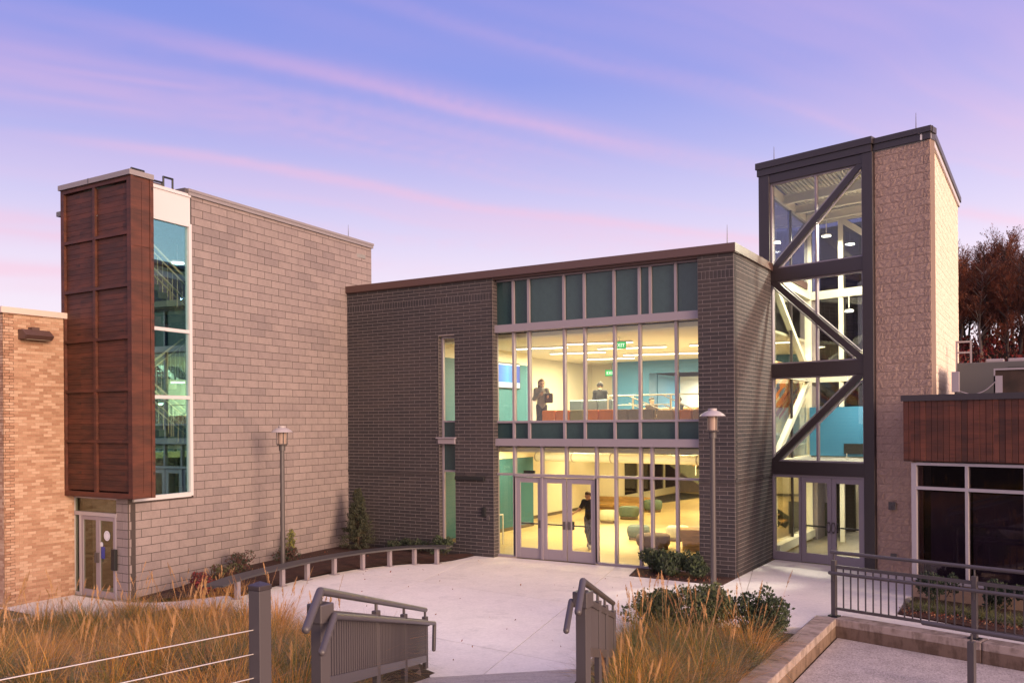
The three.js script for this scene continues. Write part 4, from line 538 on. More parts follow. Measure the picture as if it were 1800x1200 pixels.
{ // long railing on the ramp wall
  const o = thing('picket_railing', 'long grey picket railing on the ramp wall at the right', 'railing', [-3.6, 0, -18.04]), D = M.railMetal, L = 7.9, ux = 0.9640, uz = 0.266; o.rotation.y = -Math.atan2(uz, ux);
  for (const s of [0, 2.58, 5.16, 7.74]) { mesh('post', RB(0.09, 1.12, 0.09, 0.006, s, 0.57, 0), D, o); mesh('base_plate', RB(0.2, 0.03, 0.16, 0.005, s, 0.045, 0), M.black, o); mesh('handrail_bracket', cyl([s, 1.12, 0], [s, 1.26, 0], 0.016, 0.016, 6), D, o); mesh('handrail_bracket', [bar([s, 0.86, 0.03], [s, 0.86, 0.13], 0.02, 0.02), RB(0.03, 0.2, 0.02, 0.004, s, 0.82, 0.055)], D, o); }
  mesh('handrail', [pipe([[-0.05, 1.285, 0], [L, 1.285, 0]], 0.036, 10)], D, o); mesh('lower_handrail', [pipe([[-0.02, 0.90, 0.14], [L, 0.90, 0.14]], 0.034, 10)], D, o); 
  for (let k = 0; k < 3; k++) { const a = k * 2.58 + 0.045, b = a + 2.49; mesh('top_rail', BB(a, b, 0.98, 1.04, -0.03, 0.03), D, o); mesh('bottom_rail', BB(a, b, 0.17, 0.22, -0.03, 0.03), D, o); for (let i = 1; i < 17; i++) mesh('picket', BB(a + i * 0.1465 - 0.011, a + i * 0.1465 + 0.011, 0.22, 0.98, -0.011, 0.011), D, o); }
}
{ // near rail of the ramp, lower right
  const o = thing('ramp_handrail', 'grey post and round handrail standing on the ramp, bottom right', 'railing', [RAMPP[0], -0.33, RAMPP[1]]), D = M.railMetal; o.rotation.y = -0.27;
  mesh('post', RB(0.10, RAMPP[2], 0.10, 0.006, 0, RAMPP[2] / 2, 0), D, o); mesh('handrail_bracket', cyl([0, RAMPP[2], 0], [0, RAMPP[2] + 0.11, 0], 0.016, 0.016, 6), D, o);
  mesh('handrail', pipe([[-0.72, RAMPP[2] + 0.17, 0], [3.4, RAMPP[2] + 0.12, 0]], 0.038, 10), D, o); mesh('post', RB(0.10, RAMPP[2], 0.10, 0.006, 2.6, RAMPP[2] / 2, 0), D, o);
}
{ // cable fence post in the foreground
  const a = [-3.82, -3.53], b = [-4.62, 0.4], o = thing('cable_fence', 'square grey fence post with thin steel cables, left foreground', 'fence', [a[0], 1.9, a[1]]);
  mesh('post', RB(0.088, 1.2, 0.088, 0.004, 0, 0.42, 0), M.railMetal, o); mesh('post_cap', [RB(0.096, 0.03, 0.096, 0.006, 0, 1.035, 0), strip(new THREE.ConeGeometry(0.062, 0.02, 4).rotateY(Math.PI / 4).translate(0, 1.06, 0))], M.darkMetal, o);
  const steel = std([0.62, 0.56, 0.52], 0.35, { metalness: 0.6 }); for (const [y, y2] of [[0.80, 0.80], [0.665, 0.665], [0.53, 0.53]]) mesh('cable', cyl([0, y, 0], [b[0] - a[0], y2, b[1] - a[1]], 0.0035, 0.0035, 6), steel, o);
}
// ------------------------------------------------------------------ vegetation
function leafCloud(n, place, size, rng, flat = 0.5) {   // n folded leaves at the points place() gives
  const pos = new Float32Array(n * 12 * 3), a = V(), b = V(), q = new THREE.Quaternion(), e = new THREE.Euler(); let o = 0;
  const L = [[0, 0, 0], [0.28, 0.5, 0.10], [0, 1, 0.02], [-0.28, 0.5, 0.10]];
  for (let i = 0; i < n; i++) { const p = place(i, rng); const s = size * (0.6 + 0.8 * rng()); e.set((rng() - 0.5) * 2.4 - (p[3] ? 0 : 0), rng() * 6.283, (rng() - 0.5) * 2.4); q.setFromEuler(e);
    const v = L.map(([x, y, z]) => a.clone().set(x * s, y * s, z * s).applyQuaternion(q).add(b.set(p[0], p[1], p[2]))); for (const k of [0, 1, 2, 0, 2, 3]) { pos[o++] = v[k].x; pos[o++] = v[k].y; pos[o++] = v[k].z; } }
  const g = new THREE.BufferGeometry(); g.setAttribute('position', new THREE.BufferAttribute(pos.slice(0, o), 3)); g.computeVertexNormals(); g.setAttribute('uv', new THREE.BufferAttribute(new Float32Array(o / 3 * 2), 2)); return g;
}
const leafMat = (c, c2) => new THREE.MeshPhysicalMaterial({ color: C3(...c), roughness: 0.95, side: THREE.DoubleSide, transmission: 0.3, thickness: 0 });
const LM = { box: leafMat([0.055, 0.078, 0.026]), box2: leafMat([0.10, 0.10, 0.036]), dark: leafMat([0.030, 0.048, 0.022]), fir: leafMat([0.030, 0.034, 0.014]), fir2: leafMat([0.055, 0.048, 0.018]), red: leafMat([0.20, 0.014, 0.018]), maroon: leafMat([0.085, 0.028, 0.020]), lime: leafMat([0.20, 0.19, 0.035]), rust: leafMat([0.17, 0.045, 0.016]), litter: leafMat([0.22, 0.055, 0.028]), litter2: leafMat([0.32, 0.17, 0.10]) };
const stemMat = std([0.06, 0.04, 0.025], 0.9);
function shrub(name, label, x, z, w, h, mats, seed, { n = 1100, size = 0.055, cat = 'shrub', y = 0.0, lobes = 8, group } = {}) {
  const o = thing(name, label, cat, [x, y, z], 0, group), rng = rngOf(seed), Lb = []; for (let i = 0; i < lobes; i++) { const a = rng() * 6.28, r = Math.sqrt(rng()) * w * 0.40; Lb.push([Math.cos(a) * r, h * (0.28 + 0.5 * rng()) * (1 - 0.25 * r / w), Math.sin(a) * r, w * (0.12 + 0.12 * rng()), h * (0.14 + 0.16 * rng())]); }
  mats.forEach((m, mi) => mesh('foliage', leafCloud(Math.round(n / mats.length), (i, r) => { const b = Lb[Math.floor(r() * Lb.length)], t = r() * 6.283, u = r() * 2 - 1, k = 0.55 + 0.45 * Math.cbrt(r()) + (r() < 0.08 ? 0.3 * r() : 0), s = Math.sqrt(1 - u * u); return [b[0] + Math.cos(t) * s * b[3] * k, Math.max(0.02, b[1] + u * b[4] * k), b[2] + Math.sin(t) * s * b[3] * k]; }, size, rng), m, o));
  const st = []; for (const b of Lb) { st.push(cyl([b[0] * 0.15, -0.05, b[2] * 0.15], [b[0], b[1], b[2]], 0.012, 0.005, 5)); for (let k = 0; k < 3; k++) st.push(cyl([b[0], b[1], b[2]], [b[0] + (rng() - 0.5) * b[3] * 1.6, b[1] + b[4] * (0.4 + 0.6 * rng()), b[2] + (rng() - 0.5) * b[3] * 1.6], 0.005, 0.002, 4)); } mesh('stems', st, stemMat, o); return o;
}
{ // small conifer in the inner corner
  const o = thing('conifer', 'small dark conifer in the corner between block wall and dark brick', 'tree', [-18.12, 0, -20.72]), rng = rngOf(77), H = 1.85;
  mesh('trunk', cyl([0, -0.1, 0], [0, H * 0.92, 0], 0.035, 0.008, 7), stemMat, o);
  const br = [], tips = []; for (let k = 0; k < 260; k++) { const t = Math.pow(rng(), 0.9), y = 0.06 + t * (H - 0.12), r = (0.56 * Math.pow(1 - t, 0.95) + 0.04) * (0.6 + 0.5 * rng()), a = rng() * 6.283; const e = [Math.cos(a) * r, y + 0.08 - 0.06 * rng(), Math.sin(a) * r]; br.push(cyl([0, y, 0], e, 0.008, 0.002, 4)); tips.push([[0, y, 0], e]); }
  mesh('branches', br, stemMat, o);
  for (const [m, n] of [[LM.fir, 8500], [LM.fir2, 2200]]) mesh('crown', leafCloud(n, (i, r) => { const [p, e] = tips[Math.floor(r() * tips.length)], t = 0.25 + 0.8 * Math.sqrt(r()); return [lerp(p[0], e[0], t) + (r() - 0.5) * 0.10, lerp(p[1], e[1], t) + (r() - 0.5) * 0.09, lerp(p[2], e[2], t) + (r() - 0.5) * 0.10]; }, 0.05, rng), m, o);
}
shrub('boxwood', 'rounded boxwood left of the lamp post, behind the tall grasses', -6.05, -15.15, 1.25, 0.86, [LM.box, LM.box2], 101, { n: 6000, lobes: 20, size: 0.06, group: undefined });
shrub('boxwood', 'largest boxwood in the row, in front of the lamp pole', -5.2, -15.3, 1.35, 1.0, [LM.box, LM.box2], 102, { n: 7000, lobes: 22, size: 0.06 });
shrub('boxwood', 'narrow boxwood at the right end of the grass bed by the low wall', -4.28, -15.55, 0.95, 1.0, [LM.box, LM.dark], 103, { n: 5200, lobes: 16, size: 0.06 });
shrub('leafy_shrub', 'leafy evergreen at the left end of the pillar bed', -8.66, -21.15, 0.85, 0.62, [LM.dark, LM.box], 104, { n: 2000, size: 0.085, lobes: 12 });
shrub('leafy_shrub', 'leafy evergreen in the middle of the pillar bed under the lobby glass', -8.05, -21.0, 0.85, 0.62, [LM.dark, LM.box], 105, { n: 2000, size: 0.085, lobes: 12 });
shrub('leafy_shrub', 'leafy evergreen against the front of the brick pillar', -7.35, -20.95, 0.75, 0.6, [LM.dark, LM.box], 106, { n: 1900, size: 0.085, lobes: 12 });
shrub('leafy_shrub', 'low evergreen at the slot window beside the bench end', -15.05, -20.9, 0.75, 0.62, [LM.dark, LM.box], 107, { n: 800, size: 0.07 });
shrub('leafy_shrub', 'low evergreen by the dark brick wall, left of the slot window', -15.95, -21.05, 0.8, 0.5, [LM.dark, LM.fir], 108, { n: 700, size: 0.07 });
shrub('leafy_shrub', 'low evergreen by the dark brick wall next to the conifer', -16.85, -21.05, 0.8, 0.45, [LM.dark, LM.fir], 109, { n: 700, size: 0.07 });
shrub('climber', 'yellow-green slender plant on the block wall behind the lamp pole', -18.45, -18.2, 0.35, 1.05, [LM.lime, LM.box2], 110, { n: 420, size: 0.07, lobes: 9, cat: 'plant' });
shrub('low_shrub', 'dark maroon shrub right of the lamp pole against the block wall', -18.25, -17.9, 0.8, 0.55, [LM.maroon, LM.dark], 111, { n: 600, size: 0.06 });
shrub('low_shrub', 'dark maroon shrub left of the lamp pole behind the bench', -18.05, -16.1, 0.95, 0.6, [LM.maroon, LM.fir], 112, { n: 700, size: 0.06, y: -0.04 });
shrub('low_shrub', 'dull green shrub behind the left end of the bench', -17.75, -15.2, 0.8, 0.5, [LM.maroon, LM.box2], 113, { n: 600, size: 0.06, y: -0.07 });
shrub('red_shrub', 'bright red autumn shrub left of the bench', -16.85, -13.95, 0.8, 0.62, [LM.red, LM.red, LM.maroon], 114, { n: 700, size: 0.07, y: -0.15 });
shrub('hedge_shrub', 'dark shrub under the dark windows, left end of the right bed', -1.98, -20.35, 0.85, 0.75, [LM.dark], 115, { n: 1900, size: 0.06 });
shrub('hedge_shrub', 'dark shrub under the dark windows, behind the second railing post', -1.1, -20.05, 0.85, 0.75, [LM.dark], 116, { n: 1900, size: 0.06 });
shrub('hedge_shrub', 'dark shrub under the dark windows, cut by the right picture edge', -0.2, -19.75, 0.85, 0.75, [LM.dark], 117, { n: 1900, size: 0.06 });
// grasses: many single blades, one object per bed
function blade(len, bend, w, seg = 4) { const pos = [], idx = []; for (let i = 0; i <= seg; i++) { const t = i / seg, y = len * (t - 0.25 * bend * t * t), z = len * bend * t * t * 0.8, ww = w * (1 - t * 0.92); pos.push(-ww, y, z, ww, y, z); if (i) { const k = 2 * i; idx.push(k - 2, k - 1, k, k - 1, k + 1, k); } } const g = new THREE.BufferGeometry(); g.setAttribute('position', new THREE.Float32BufferAttribute(pos, 3)); g.setIndex(idx); g.computeVertexNormals(); g.setAttribute('uv', new THREE.Float32BufferAttribute(new Float32Array(pos.length / 3 * 2), 2)); return g; }
function plumeGeo(len) { const g = []; const r = rngOf(5); g.push(cyl([0, 0, 0], [0, len, 0.16 * len], 0.0022, 0.0016, 4)); for (let i = 0; i < 90; i++) { const t = 0.80 + 0.2 * r(), y = len * t, z = 0.16 * len * t, k = Math.sin((t - 0.78) / 0.23 * Math.PI), a = r() * 6.28, R2 = 0.020 * k + 0.003; const p = [Math.cos(a) * 0.003, y, z], q = [Math.cos(a) * R2, y + 0.03, z + Math.sin(a) * R2]; const s = V(...q).sub(V(...p)).cross(V(0, 0, 1)).normalize().multiplyScalar(0.0022); const bg = new THREE.BufferGeometry(); bg.setAttribute('position', new THREE.Float32BufferAttribute([p[0] - s.x, p[1] - s.y, p[2], p[0] + s.x, p[1] + s.y, p[2], ...q], 3)); bg.setAttribute('uv', new THREE.Float32BufferAttribute(new Float32Array(6), 2)); bg.computeVertexNormals(); g.push(bg); } return merge(g); }
function grassBed(name, label, clumps, opt) {
  const o = new THREE.Group(); o.name = numbered(name); o.userData = { kind: 'stuff', label }; scene.add(o); const rng = rngOf(opt.seed), mat = new THREE.MeshPhysicalMaterial({ color: C3(1, 1, 1), roughness: 0.95, side: THREE.DoubleSide, transmission: 0.4, thickness: 0 });
  const geos = [blade(0.80, 0.6, 0.0048), blade(0.84, 1.0, 0.0048), blade(0.76, 0.3, 0.0044), blade(0.66, 1.4, 0.005)], lists = geos.map(() => []), plumes = [], m4 = new THREE.Matrix4(), q = new THREE.Quaternion(), e = new THREE.Euler();
  for (const [x, z, h, r, n, tint] of clumps) for (let i = 0; i < n; i++) { const a = rng() * 6.283, d = Math.sqrt(rng()) * r, px = x + Math.cos(a) * d * 0.55, pz = z + Math.sin(a) * d * 0.55, s = h / 0.78 * (0.6 + 0.55 * rng()); e.set(0.06 + 0.75 * d / r * Math.pow(rng(), 0.8), Math.PI / 2 - a + (rng() - 0.5) * 1.4, (rng() - 0.5) * 0.25, 'YXZ'); q.setFromEuler(e); m4.compose(V(px, groundY(px, pz) - 0.02, pz), q, V(1, s, s)); const k = Math.floor(rng() * 4), t = rng() + tint; lists[k].push([m4.clone(), t]); if (rng() < (opt.plume ?? 0.02)) { e.set(0.05 + 0.35 * rng(), rng() * 6.283, 0, 'YXZ'); m4.compose(V(px, groundY(px, pz), pz), new THREE.Quaternion().setFromEuler(e), V(1, h * 1.35 * (0.85 + 0.4 * rng()), 1)); plumes.push([m4.clone(), rng()]); } }
  const pal = opt.pal, c = new THREE.Color(); lists.forEach((l, i) => { const im = new THREE.InstancedMesh(geos[i], mat, l.length); im.name = 'blade'; im.castShadow = im.receiveShadow = true; l.forEach(([m, t], k) => { im.setMatrixAt(k, m); const tt = clamp(t, 0, 0.999) * (pal.length - 1), a = Math.floor(tt), f = tt - a, v = 0.4 + 1.1 * rng(); c.setRGB(lerp(pal[a][0], pal[a + 1][0], f) * v, lerp(pal[a][1], pal[a + 1][1], f) * v, lerp(pal[a][2], pal[a + 1][2], f) * v); im.setColorAt(k, c); }); o.add(im); });
  if (plumes.length) { const im = new THREE.InstancedMesh(plumeGeo(1), new THREE.MeshStandardMaterial({ roughness: 0.9, side: THREE.DoubleSide }), plumes.length); im.name = 'plume'; plumes.forEach(([m, t], k) => { im.setMatrixAt(k, m); c.setRGB(0.40 + 0.12 * t, 0.22 + 0.07 * t, 0.09 + 0.05 * t); im.setColorAt(k, c); }); o.add(im); }
  return o;
}
const PAL = [[0.085, 0.105, 0.012], [0.18, 0.145, 0.012], [0.38, 0.18, 0.014], [0.60, 0.225, 0.016], [0.68, 0.33, 0.06]];
{
  const r = rngOf(11), left = [], right = [];
  for (let i = 0; i < 900 && left.length < 150; i++) { const u = lerp(-11.5, -1.5, r()), d = lerp(8.3, 18.3, r()), x = 0.855 * u - 0.519 * d, z = -(0.519 * u + 0.855 * d); if (u < -0.62 * d || walkS(x, z) > 7 && u > -1.9) continue; if (u > -2.1 + (d - 7.5) * 0.03 && d < 14) continue; const lim = u > -5.3 ? 14.2 + (-1.9 - u) * 1.05 : 17.7; if (d > lim) continue; if (left.some((c) => Math.hypot(c[0] - x, c[1] - z) < 0.42)) continue; left.push([x, z, 0.62 + 0.34 * r() - (d > lim - 1 ? 0.12 : 0), 0.42, 420, (r() - 0.55) * 0.85 - (u > -3 ? 0.05 : 0)]); }
  grassBed('ornamental_grass', 'orange and olive fountain grasses filling the left foreground bed', left, { seed: 12, pal: PAL, plume: 0.0035 });
  for (let i = 0; i < 900 && right.length < 80; i++) { const x = lerp(-6.9, -4.02, r()), z = lerp(-16.0, -9.2, r()), d = fwd(x, z); if (d < 9.4 || x < RAILR[0][0] - (z - RAILR[0][1]) * -0.36 + 0.18) continue; if (right.some((c) => Math.hypot(c[0] - x, c[1] - z) < 0.36)) continue; right.push([x, z, z < -14.9 ? 0.42 : 0.66 + 0.30 * r(), 0.40, z < -14.9 ? 200 : 380, (r() - 0.74) * 1.0]); }
  grassBed('ornamental_grass', 'olive and orange fountain grasses between the right railing and the low wall', right, { seed: 14, pal: PAL, plume: 0.006 });
  const far = []; for (let i = 0; i < 40; i++) { far.push([lerp(-17.9, -16.1, r()), lerp(-13.95, -14.5, r()), 0.5, 0.3, 26, 0.35]); } grassBed('ornamental_grass', 'dry grasses in front of the block wall left of the red shrub', far, { seed: 15, pal: PAL, plume: 0.02 });
  const lily = []; for (let i = 0; i < 34; i++) { const s = 0.15 + i * 0.125; lily.push([-2.45 + s * 0.965 + (r() - 0.5) * 0.1, -19.62 + s * 0.262 + (r() - 0.5) * 0.28, 0.34, 0.2, 90, (r() - 0.5) * 0.3]); }
  const gb = groundY; grassBed('border_grass', 'short yellow-green grass border under the dark windows', lily, { seed: 16, pal: [[0.05, 0.085, 0.012], [0.10, 0.13, 0.016], [0.17, 0.17, 0.022], [0.22, 0.17, 0.04]], plume: 0 });
}
function litter(label, n, place, seed, size = 0.05) { const rng = rngOf(seed); const o = new THREE.Group(); o.name = numbered('leaf_litter'); o.userData = { kind: 'stuff', label }; scene.add(o); for (const m of [LM.litter, LM.litter2, LM.rust]) mesh('leaves', leafCloud(n, (i, r) => place(r), size, rng), m, o); }
litter('fallen red-brown leaves under the long picket railing', 130, (r) => { const s = r() * 4, w = r() * 0.75; return [-2.5 + s * 0.964 - w * 0.2, 0.03, -19.0 + s * 0.27 + w * -0.75 + 0.02]; }, 301);
litter('fallen leaves in the mulch behind the curved bench', 90, (r) => { const t = r(); return [lerp(-16.1, -18.6, r()), 0.02 - 0.1 * t, lerp(-19.8, -14.6, t)]; }, 302, 0.06);
litter('scattered dry leaves on the plaza slabs', 26, (r) => { for (;;) { const x = lerp(-15.5, -4, r()), z = lerp(-21.5, -11.5, r()); if (inPoly(PLAZA, x, z)) return [x, 0.006, z]; } }, 304, 0.05);
litter('a few dry leaves in the pillar bed mulch', 30, (r) => [lerp(-8.9, -6.8, r()), 0.03, lerp(-20.9, -20.4, r())], 303, 0.05);
{ // bare autumn wood on the hill behind the right wing
  const protos = [];
  const barkM = std([0.055, 0.036, 0.030], 0.95, { bumpMap: barkB, bumpScale: 0.01 }), paleBark = std([0.16, 0.12, 0.10], 0.95), twigM = std([0.095, 0.028, 0.015], 0.95), twigR = std([0.15, 0.038, 0.016], 0.95);
  const labels = ['slim bare tree', 'bare tree with rusty leaves', 'tall bare tree', 'leaning bare tree'];
  function treeGeo(seed) { const r = rngOf(seed), H = 6.3 + 1.4 * r(), wood = [], twig = [], leaf = []; const tri = (a, b, w) => { const s = V(r() - 0.5, r() - 0.5, r() - 0.5).normalize().multiplyScalar(w); twig.push(a[0] - s.x, a[1] - s.y, a[2] - s.z, a[0] + s.x, a[1] + s.y, a[2] + s.z, ...b); };
    const grow = (p, dir, len, rad, lvl) => { const e = [p[0] + dir.x * len, p[1] + dir.y * len, p[2] + dir.z * len]; if (lvl < 2) wood.push(cyl(p, e, rad, rad * 0.62, 5)); else tri(p, e, rad); if (lvl >= 2) leaf.push(e); if (lvl > 3) return; const n = lvl === 0 ? 0 : lvl === 1 ? 6 : 5; for (let i = 0; i < n; i++) { const t = 0.3 + 0.7 * r(), q = [lerp(p[0], e[0], t), lerp(p[1], e[1], t), lerp(p[2], e[2], t)], d = dir.clone().add(V((r() - 0.5) * 1.5, 0.25 + (r() - 0.4) * 0.8, (r() - 0.5) * 1.5)).normalize(); grow(q, d, len * (0.42 + 0.25 * r()), Math.max(0.010, rad * 0.5), lvl + 1); } };
    let p = [0, -0.4, 0]; const n = 7; for (let i = 0; i < n; i++) { const e = [p[0] + (r() - 0.5) * 0.28, p[1] + H / n, p[2] + (r() - 0.5) * 0.28], r0 = 0.13 * (1 - i / (n + 0.4)); wood.push(cyl(p, e, r0, 0.13 * (1 - (i + 1) / (n + 0.4)), 6)); if (i > 1) for (let k = 0; k < 7; k++) { const t = r(), q = [lerp(p[0], e[0], t), lerp(p[1], e[1], t), lerp(p[2], e[2], t)], a = r() * 6.283, d = V(Math.cos(a), 0.75 + 0.7 * r(), Math.sin(a)).normalize(); grow(q, d, (1.5 - i * 0.09) * (0.6 + 0.6 * r()), 0.032, 1); } p = e; }
    const tg = new THREE.BufferGeometry(); tg.setAttribute('position', new THREE.Float32BufferAttribute(twig, 3)); tg.computeVertexNormals(); tg.setAttribute('uv', new THREE.Float32BufferAttribute(new Float32Array(twig.length / 3 * 2), 2));
    return [merge(wood), tg, leafCloud(650, (i, rg) => { const q = leaf[Math.floor(rg() * leaf.length)]; return [q[0] + (rg() - 0.5) * 0.2, q[1] + (rg() - 0.5) * 0.2, q[2] + (rg() - 0.5) * 0.2]; }, 0.11, r)]; }
  for (let i = 0; i < 4; i++) protos.push(treeGeo(500 + i));
  const r = rngOf(61); let n = 0;
  for (let row = 0; row < 5; row++) for (let i = 0; i < 12; i++) { const x = -7.0 + i * 0.8 + row * 0.3 + (r() - 0.5) * 1.0, z = -58.5 - row * 2.3 + (r() - 0.5) * 1.6 + 0.25 * x; const k = Math.floor(r() * 4), s = 0.76 + 0.2 * r(); const o = thing('bare_tree', 'bare autumn tree with a thin trunk in the wood on the hill', 'tree', [x, groundY(x, z), z], r() * 6.28, 'bare trees of the wood on the hill'); o.scale.setScalar(s); const [w, t, l] = protos[k]; mesh('trunk', w, n % 5 === 0 ? paleBark : barkM, o); mesh('crown', t, n % 3 ? twigM : twigR, o); mesh('leaves', l, n % 2 ? LM.rust : LM.maroon, o); n++; }
  const rg = rngOf(66), und = new THREE.Group(); und.name = 'undergrowth'; und.userData = { kind: 'stuff', label: 'dark red undergrowth below the bare trees on the hill' }; scene.add(und);
  for (const [m, c] of [[leafMat([0.20, 0.014, 0.010]), 9000], [LM.maroon, 4000], [LM.rust, 2500]]) mesh('leaves', leafCloud(c, (i, q) => { const x = lerp(-11, 10, q()), z = -51 - 14 * q() + 0.25 * x; const b = vnoise(x * 0.9, z * 0.9, 0, 4); return [x, groundY(x, z) + 1.9 * b * q(), z]; }, 0.24, rg), m, und);
}
// ------------------------------------------------------------------ on the right wing's roof
{
  const at = (s, b) => { const p = W(s, 0, b); return [p[0], 4.33, p[2]]; };
  let o = thing('rooftop_unit', 'long dark grey rooftop unit behind the tower corner', 'rooftop unit', [1.2, 4.33, -26.6]); mesh('housing', RB(6.4, 0.98, 2.2, 0.02, 0, 0.5, 0), std([0.075, 0.07, 0.075], 0.6), o); for (const x of [-2.05, -0.7, 0.6]) mesh('louvre', BB(x, x + 1.0, 0.5, 0.86, 1.101, 1.115), std([0.045, 0.04, 0.043], 0.6), o); for (let i = 0; i < 4; i++) mesh('vent_cap', RB(0.42, 0.1, 0.4, 0.03, -2.35 + i * 0.5, 1.03, 0.7), i === 3 ? M.black : M.alum, o);
  o = thing('condenser', 'brown mesh condenser box with a pale frame on the wing roof', 'condenser', [-0.15, 4.33, -23.9]); mesh('housing', BB(-0.9, 1.6, 0.06, 0.68, -0.45, 0.33), std([0.05, 0.03, 0.026], 0.9, { map: mulchT }), o); mesh('frame', [BB(-0.93, 1.63, 0.68, 0.72, -0.48, 0.36), BB(-0.93, -0.75, 0.0, 0.55, 0.33, 0.36), BB(-0.93, -0.90, 0.0, 0.68, -0.48, 0.36), BB(-0.93, 1.63, 0, 0.06, -0.48, 0.36)], M.alum, o);
  o = thing('small_meter_box', 'small pale box on a short mast at the tower corner', 'box', [-1.86, 4.33, -23.3]); mesh('box', RB(0.16, 0.48, 0.2, 0.01, 0, 0.42, 0), M.alum, o); mesh('mast', [BB(-0.025, 0.025, 0, 0.2, -0.025, 0.025), BB(-0.15, 0.3, 0, 0.04, -0.1, 0.1)], M.darkMetal, o); mesh('wire', [pipe([[0.08, 0.2, 0.02], [0.35, 0.12, 0.02], [0.6, 0.2, 0], [0.86, 0.44, 0]], 0.012, 5, true)], M.alum, o);
  o = thing('roof_hatch_ladder', 'grey ladder top frame standing on the roof beside the tower', 'ladder', [-1.98, 4.33, -27.9]); mesh('rail', BB(-0.24, -0.19, 0, 1.75, 0, 0.05), M.alum, o); mesh('rail', BB(0.12, 0.17, 0, 1.75, 0, 0.05), M.alum, o); for (const y of [1.05, 1.42, 1.72]) mesh('rung', BB(-0.19, 0.12, y - 0.025, y + 0.025, 0.0, 0.05), M.alum, o);
  o = thing('roof_guard', 'black pipe guard frames on the roof behind the wooden bay', 'roof guard', [-19.5, 9.4, -14.2]); const gf = (z0, z1, y0, y1, x = 0) => mesh('hoop', [pipe([[x, 0, z0], [x, y1 - 9.4, z0], [x, y1 - 9.4 + 0.0, z1], [x, 0, z1]], 0.028, 6)], M.black, o); gf(0.16, -0.19, 9.4, 10.33, -0.15); gf(-0.66, -0.94, 9.4, 10.28); gf(-0.3, -0.62, 9.4, 10.12); mesh('panel', BB(-0.01, 0.01, 0.3, 0.68, -0.6, -0.32), M.greyMetal, o);
}
// ------------------------------------------------------------------ lobby furniture and fittings
function ottoman(label, x, z, rx, rz, h, col, turn = 0) {
  const o = thing('ottoman', label, 'ottoman', [x, 0.02, z], turn); const P = [[0.001, 0.10], [0.86, 0.10], [0.93, 0.14], [1.0, 0.26], [1.0, h - 0.14], [0.95, h - 0.05], [0.82, h - 0.008], [0.5, h], [0.001, h]];
  const sq = (g) => { const p = g.attributes.position; for (let i = 0; i < p.count; i++) { const X = p.getX(i), Z = p.getZ(i), l = Math.hypot(X, Z) || 1, k = 1 / Math.pow(Math.pow(Math.abs(X / l), 3) + Math.pow(Math.abs(Z / l), 3), 1 / 3); p.setX(i, X * k * rx); p.setZ(i, Z * k * rz); } g.computeVertexNormals(); return uvm(g); };
  const m = std(col, 0.85, { map: grainT }); mesh('cushion', sq(new THREE.LatheGeometry(P.map((p) => new THREE.Vector2(...p)), 36)), m, o); mesh('base', sq(new THREE.LatheGeometry([[0.001, 0], [0.84, 0], [0.86, 0.10], [0.001, 0.1]].map((p) => new THREE.Vector2(...p)), 30)), std([0.16, 0.11, 0.07], 0.7), o); mesh('piping', (() => { const t = new THREE.TorusGeometry(0.985, 0.012, 6, 40); t.rotateX(Math.PI / 2); t.translate(0, h - 0.13, 0); return sq(strip(t)); })(), m, o); return o;
}
ottoman('cream ottoman nearest the open third door leaf', -14.43, -30.9, 0.37, 0.33, 0.48, [0.60, 0.58, 0.42]);
ottoman('grey-green ottoman beside the cream one, second row', -14.30, -32.5, 0.40, 0.36, 0.50, [0.14, 0.19, 0.15], 0.2);
ottoman('grey-green ottoman farthest back by the dark floor mat', -14.55, -35.6, 0.40, 0.38, 0.50, [0.12, 0.18, 0.14], 0.4);
ottoman('blue-grey ottoman partly behind the big brown one', -11.50, -26.9, 0.36, 0.34, 0.47, [0.16, 0.21, 0.20], 0.1);
ottoman('large brown oval ottoman close to the glass', -10.25, -25.1, 0.52, 0.42, 0.46, [0.17, 0.115, 0.085], 0.35);
ottoman('pale cream ottoman right of the large brown one', -10.30, -27.3, 0.37, 0.34, 0.47, [0.62, 0.60, 0.46], 0.2);
{ const o = thing('lobby_bench', 'tapered maple wood bench at the right side of the lobby glass', 'bench', [-8.7, 0.02, -25.6], 0.25); mesh('seat_box', (() => { const g = new THREE.BoxGeometry(1.7, 0.34, 0.7); const p = g.attributes.position; for (let i = 0; i < p.count; i++) if (p.getY(i) < 0) p.setX(i, p.getX(i) * 0.93); g.translate(0, 0.46, 0); g.computeVertexNormals(); return uvm(g); })(), M.maple, o); mesh('plinth', BB(-0.74, 0.74, 0, 0.28, -0.28, 0.28), M.maple, o); }
{ const o = thing('stage_steps', 'low orange-brown wooden platform at the back of the lobby', 'platform', [-16.3, 0.02, -35.9]); mesh('step', RB(2.6, 0.26, 1.0, 0.01, 0, 0.13, 0.1), M.maple, o); mesh('step', RB(2.6, 0.5, 0.5, 0.01, 0, 0.25, -0.65), M.maple, o); mesh('riser_print', BB(-1.2, 1.2, 0.05, 0.13, 0.601, 0.604), std([0.2, 0.1, 0.04], 0.7), o); }
struct('floor_mat', poly([[-17.35, -39.0], [-15.9, -38.3], [-14.9, -44.6], [-17.2, -45.8]], 0.022, 0.034), M.rubber, 'dark entrance mat at the back of the lobby floor');
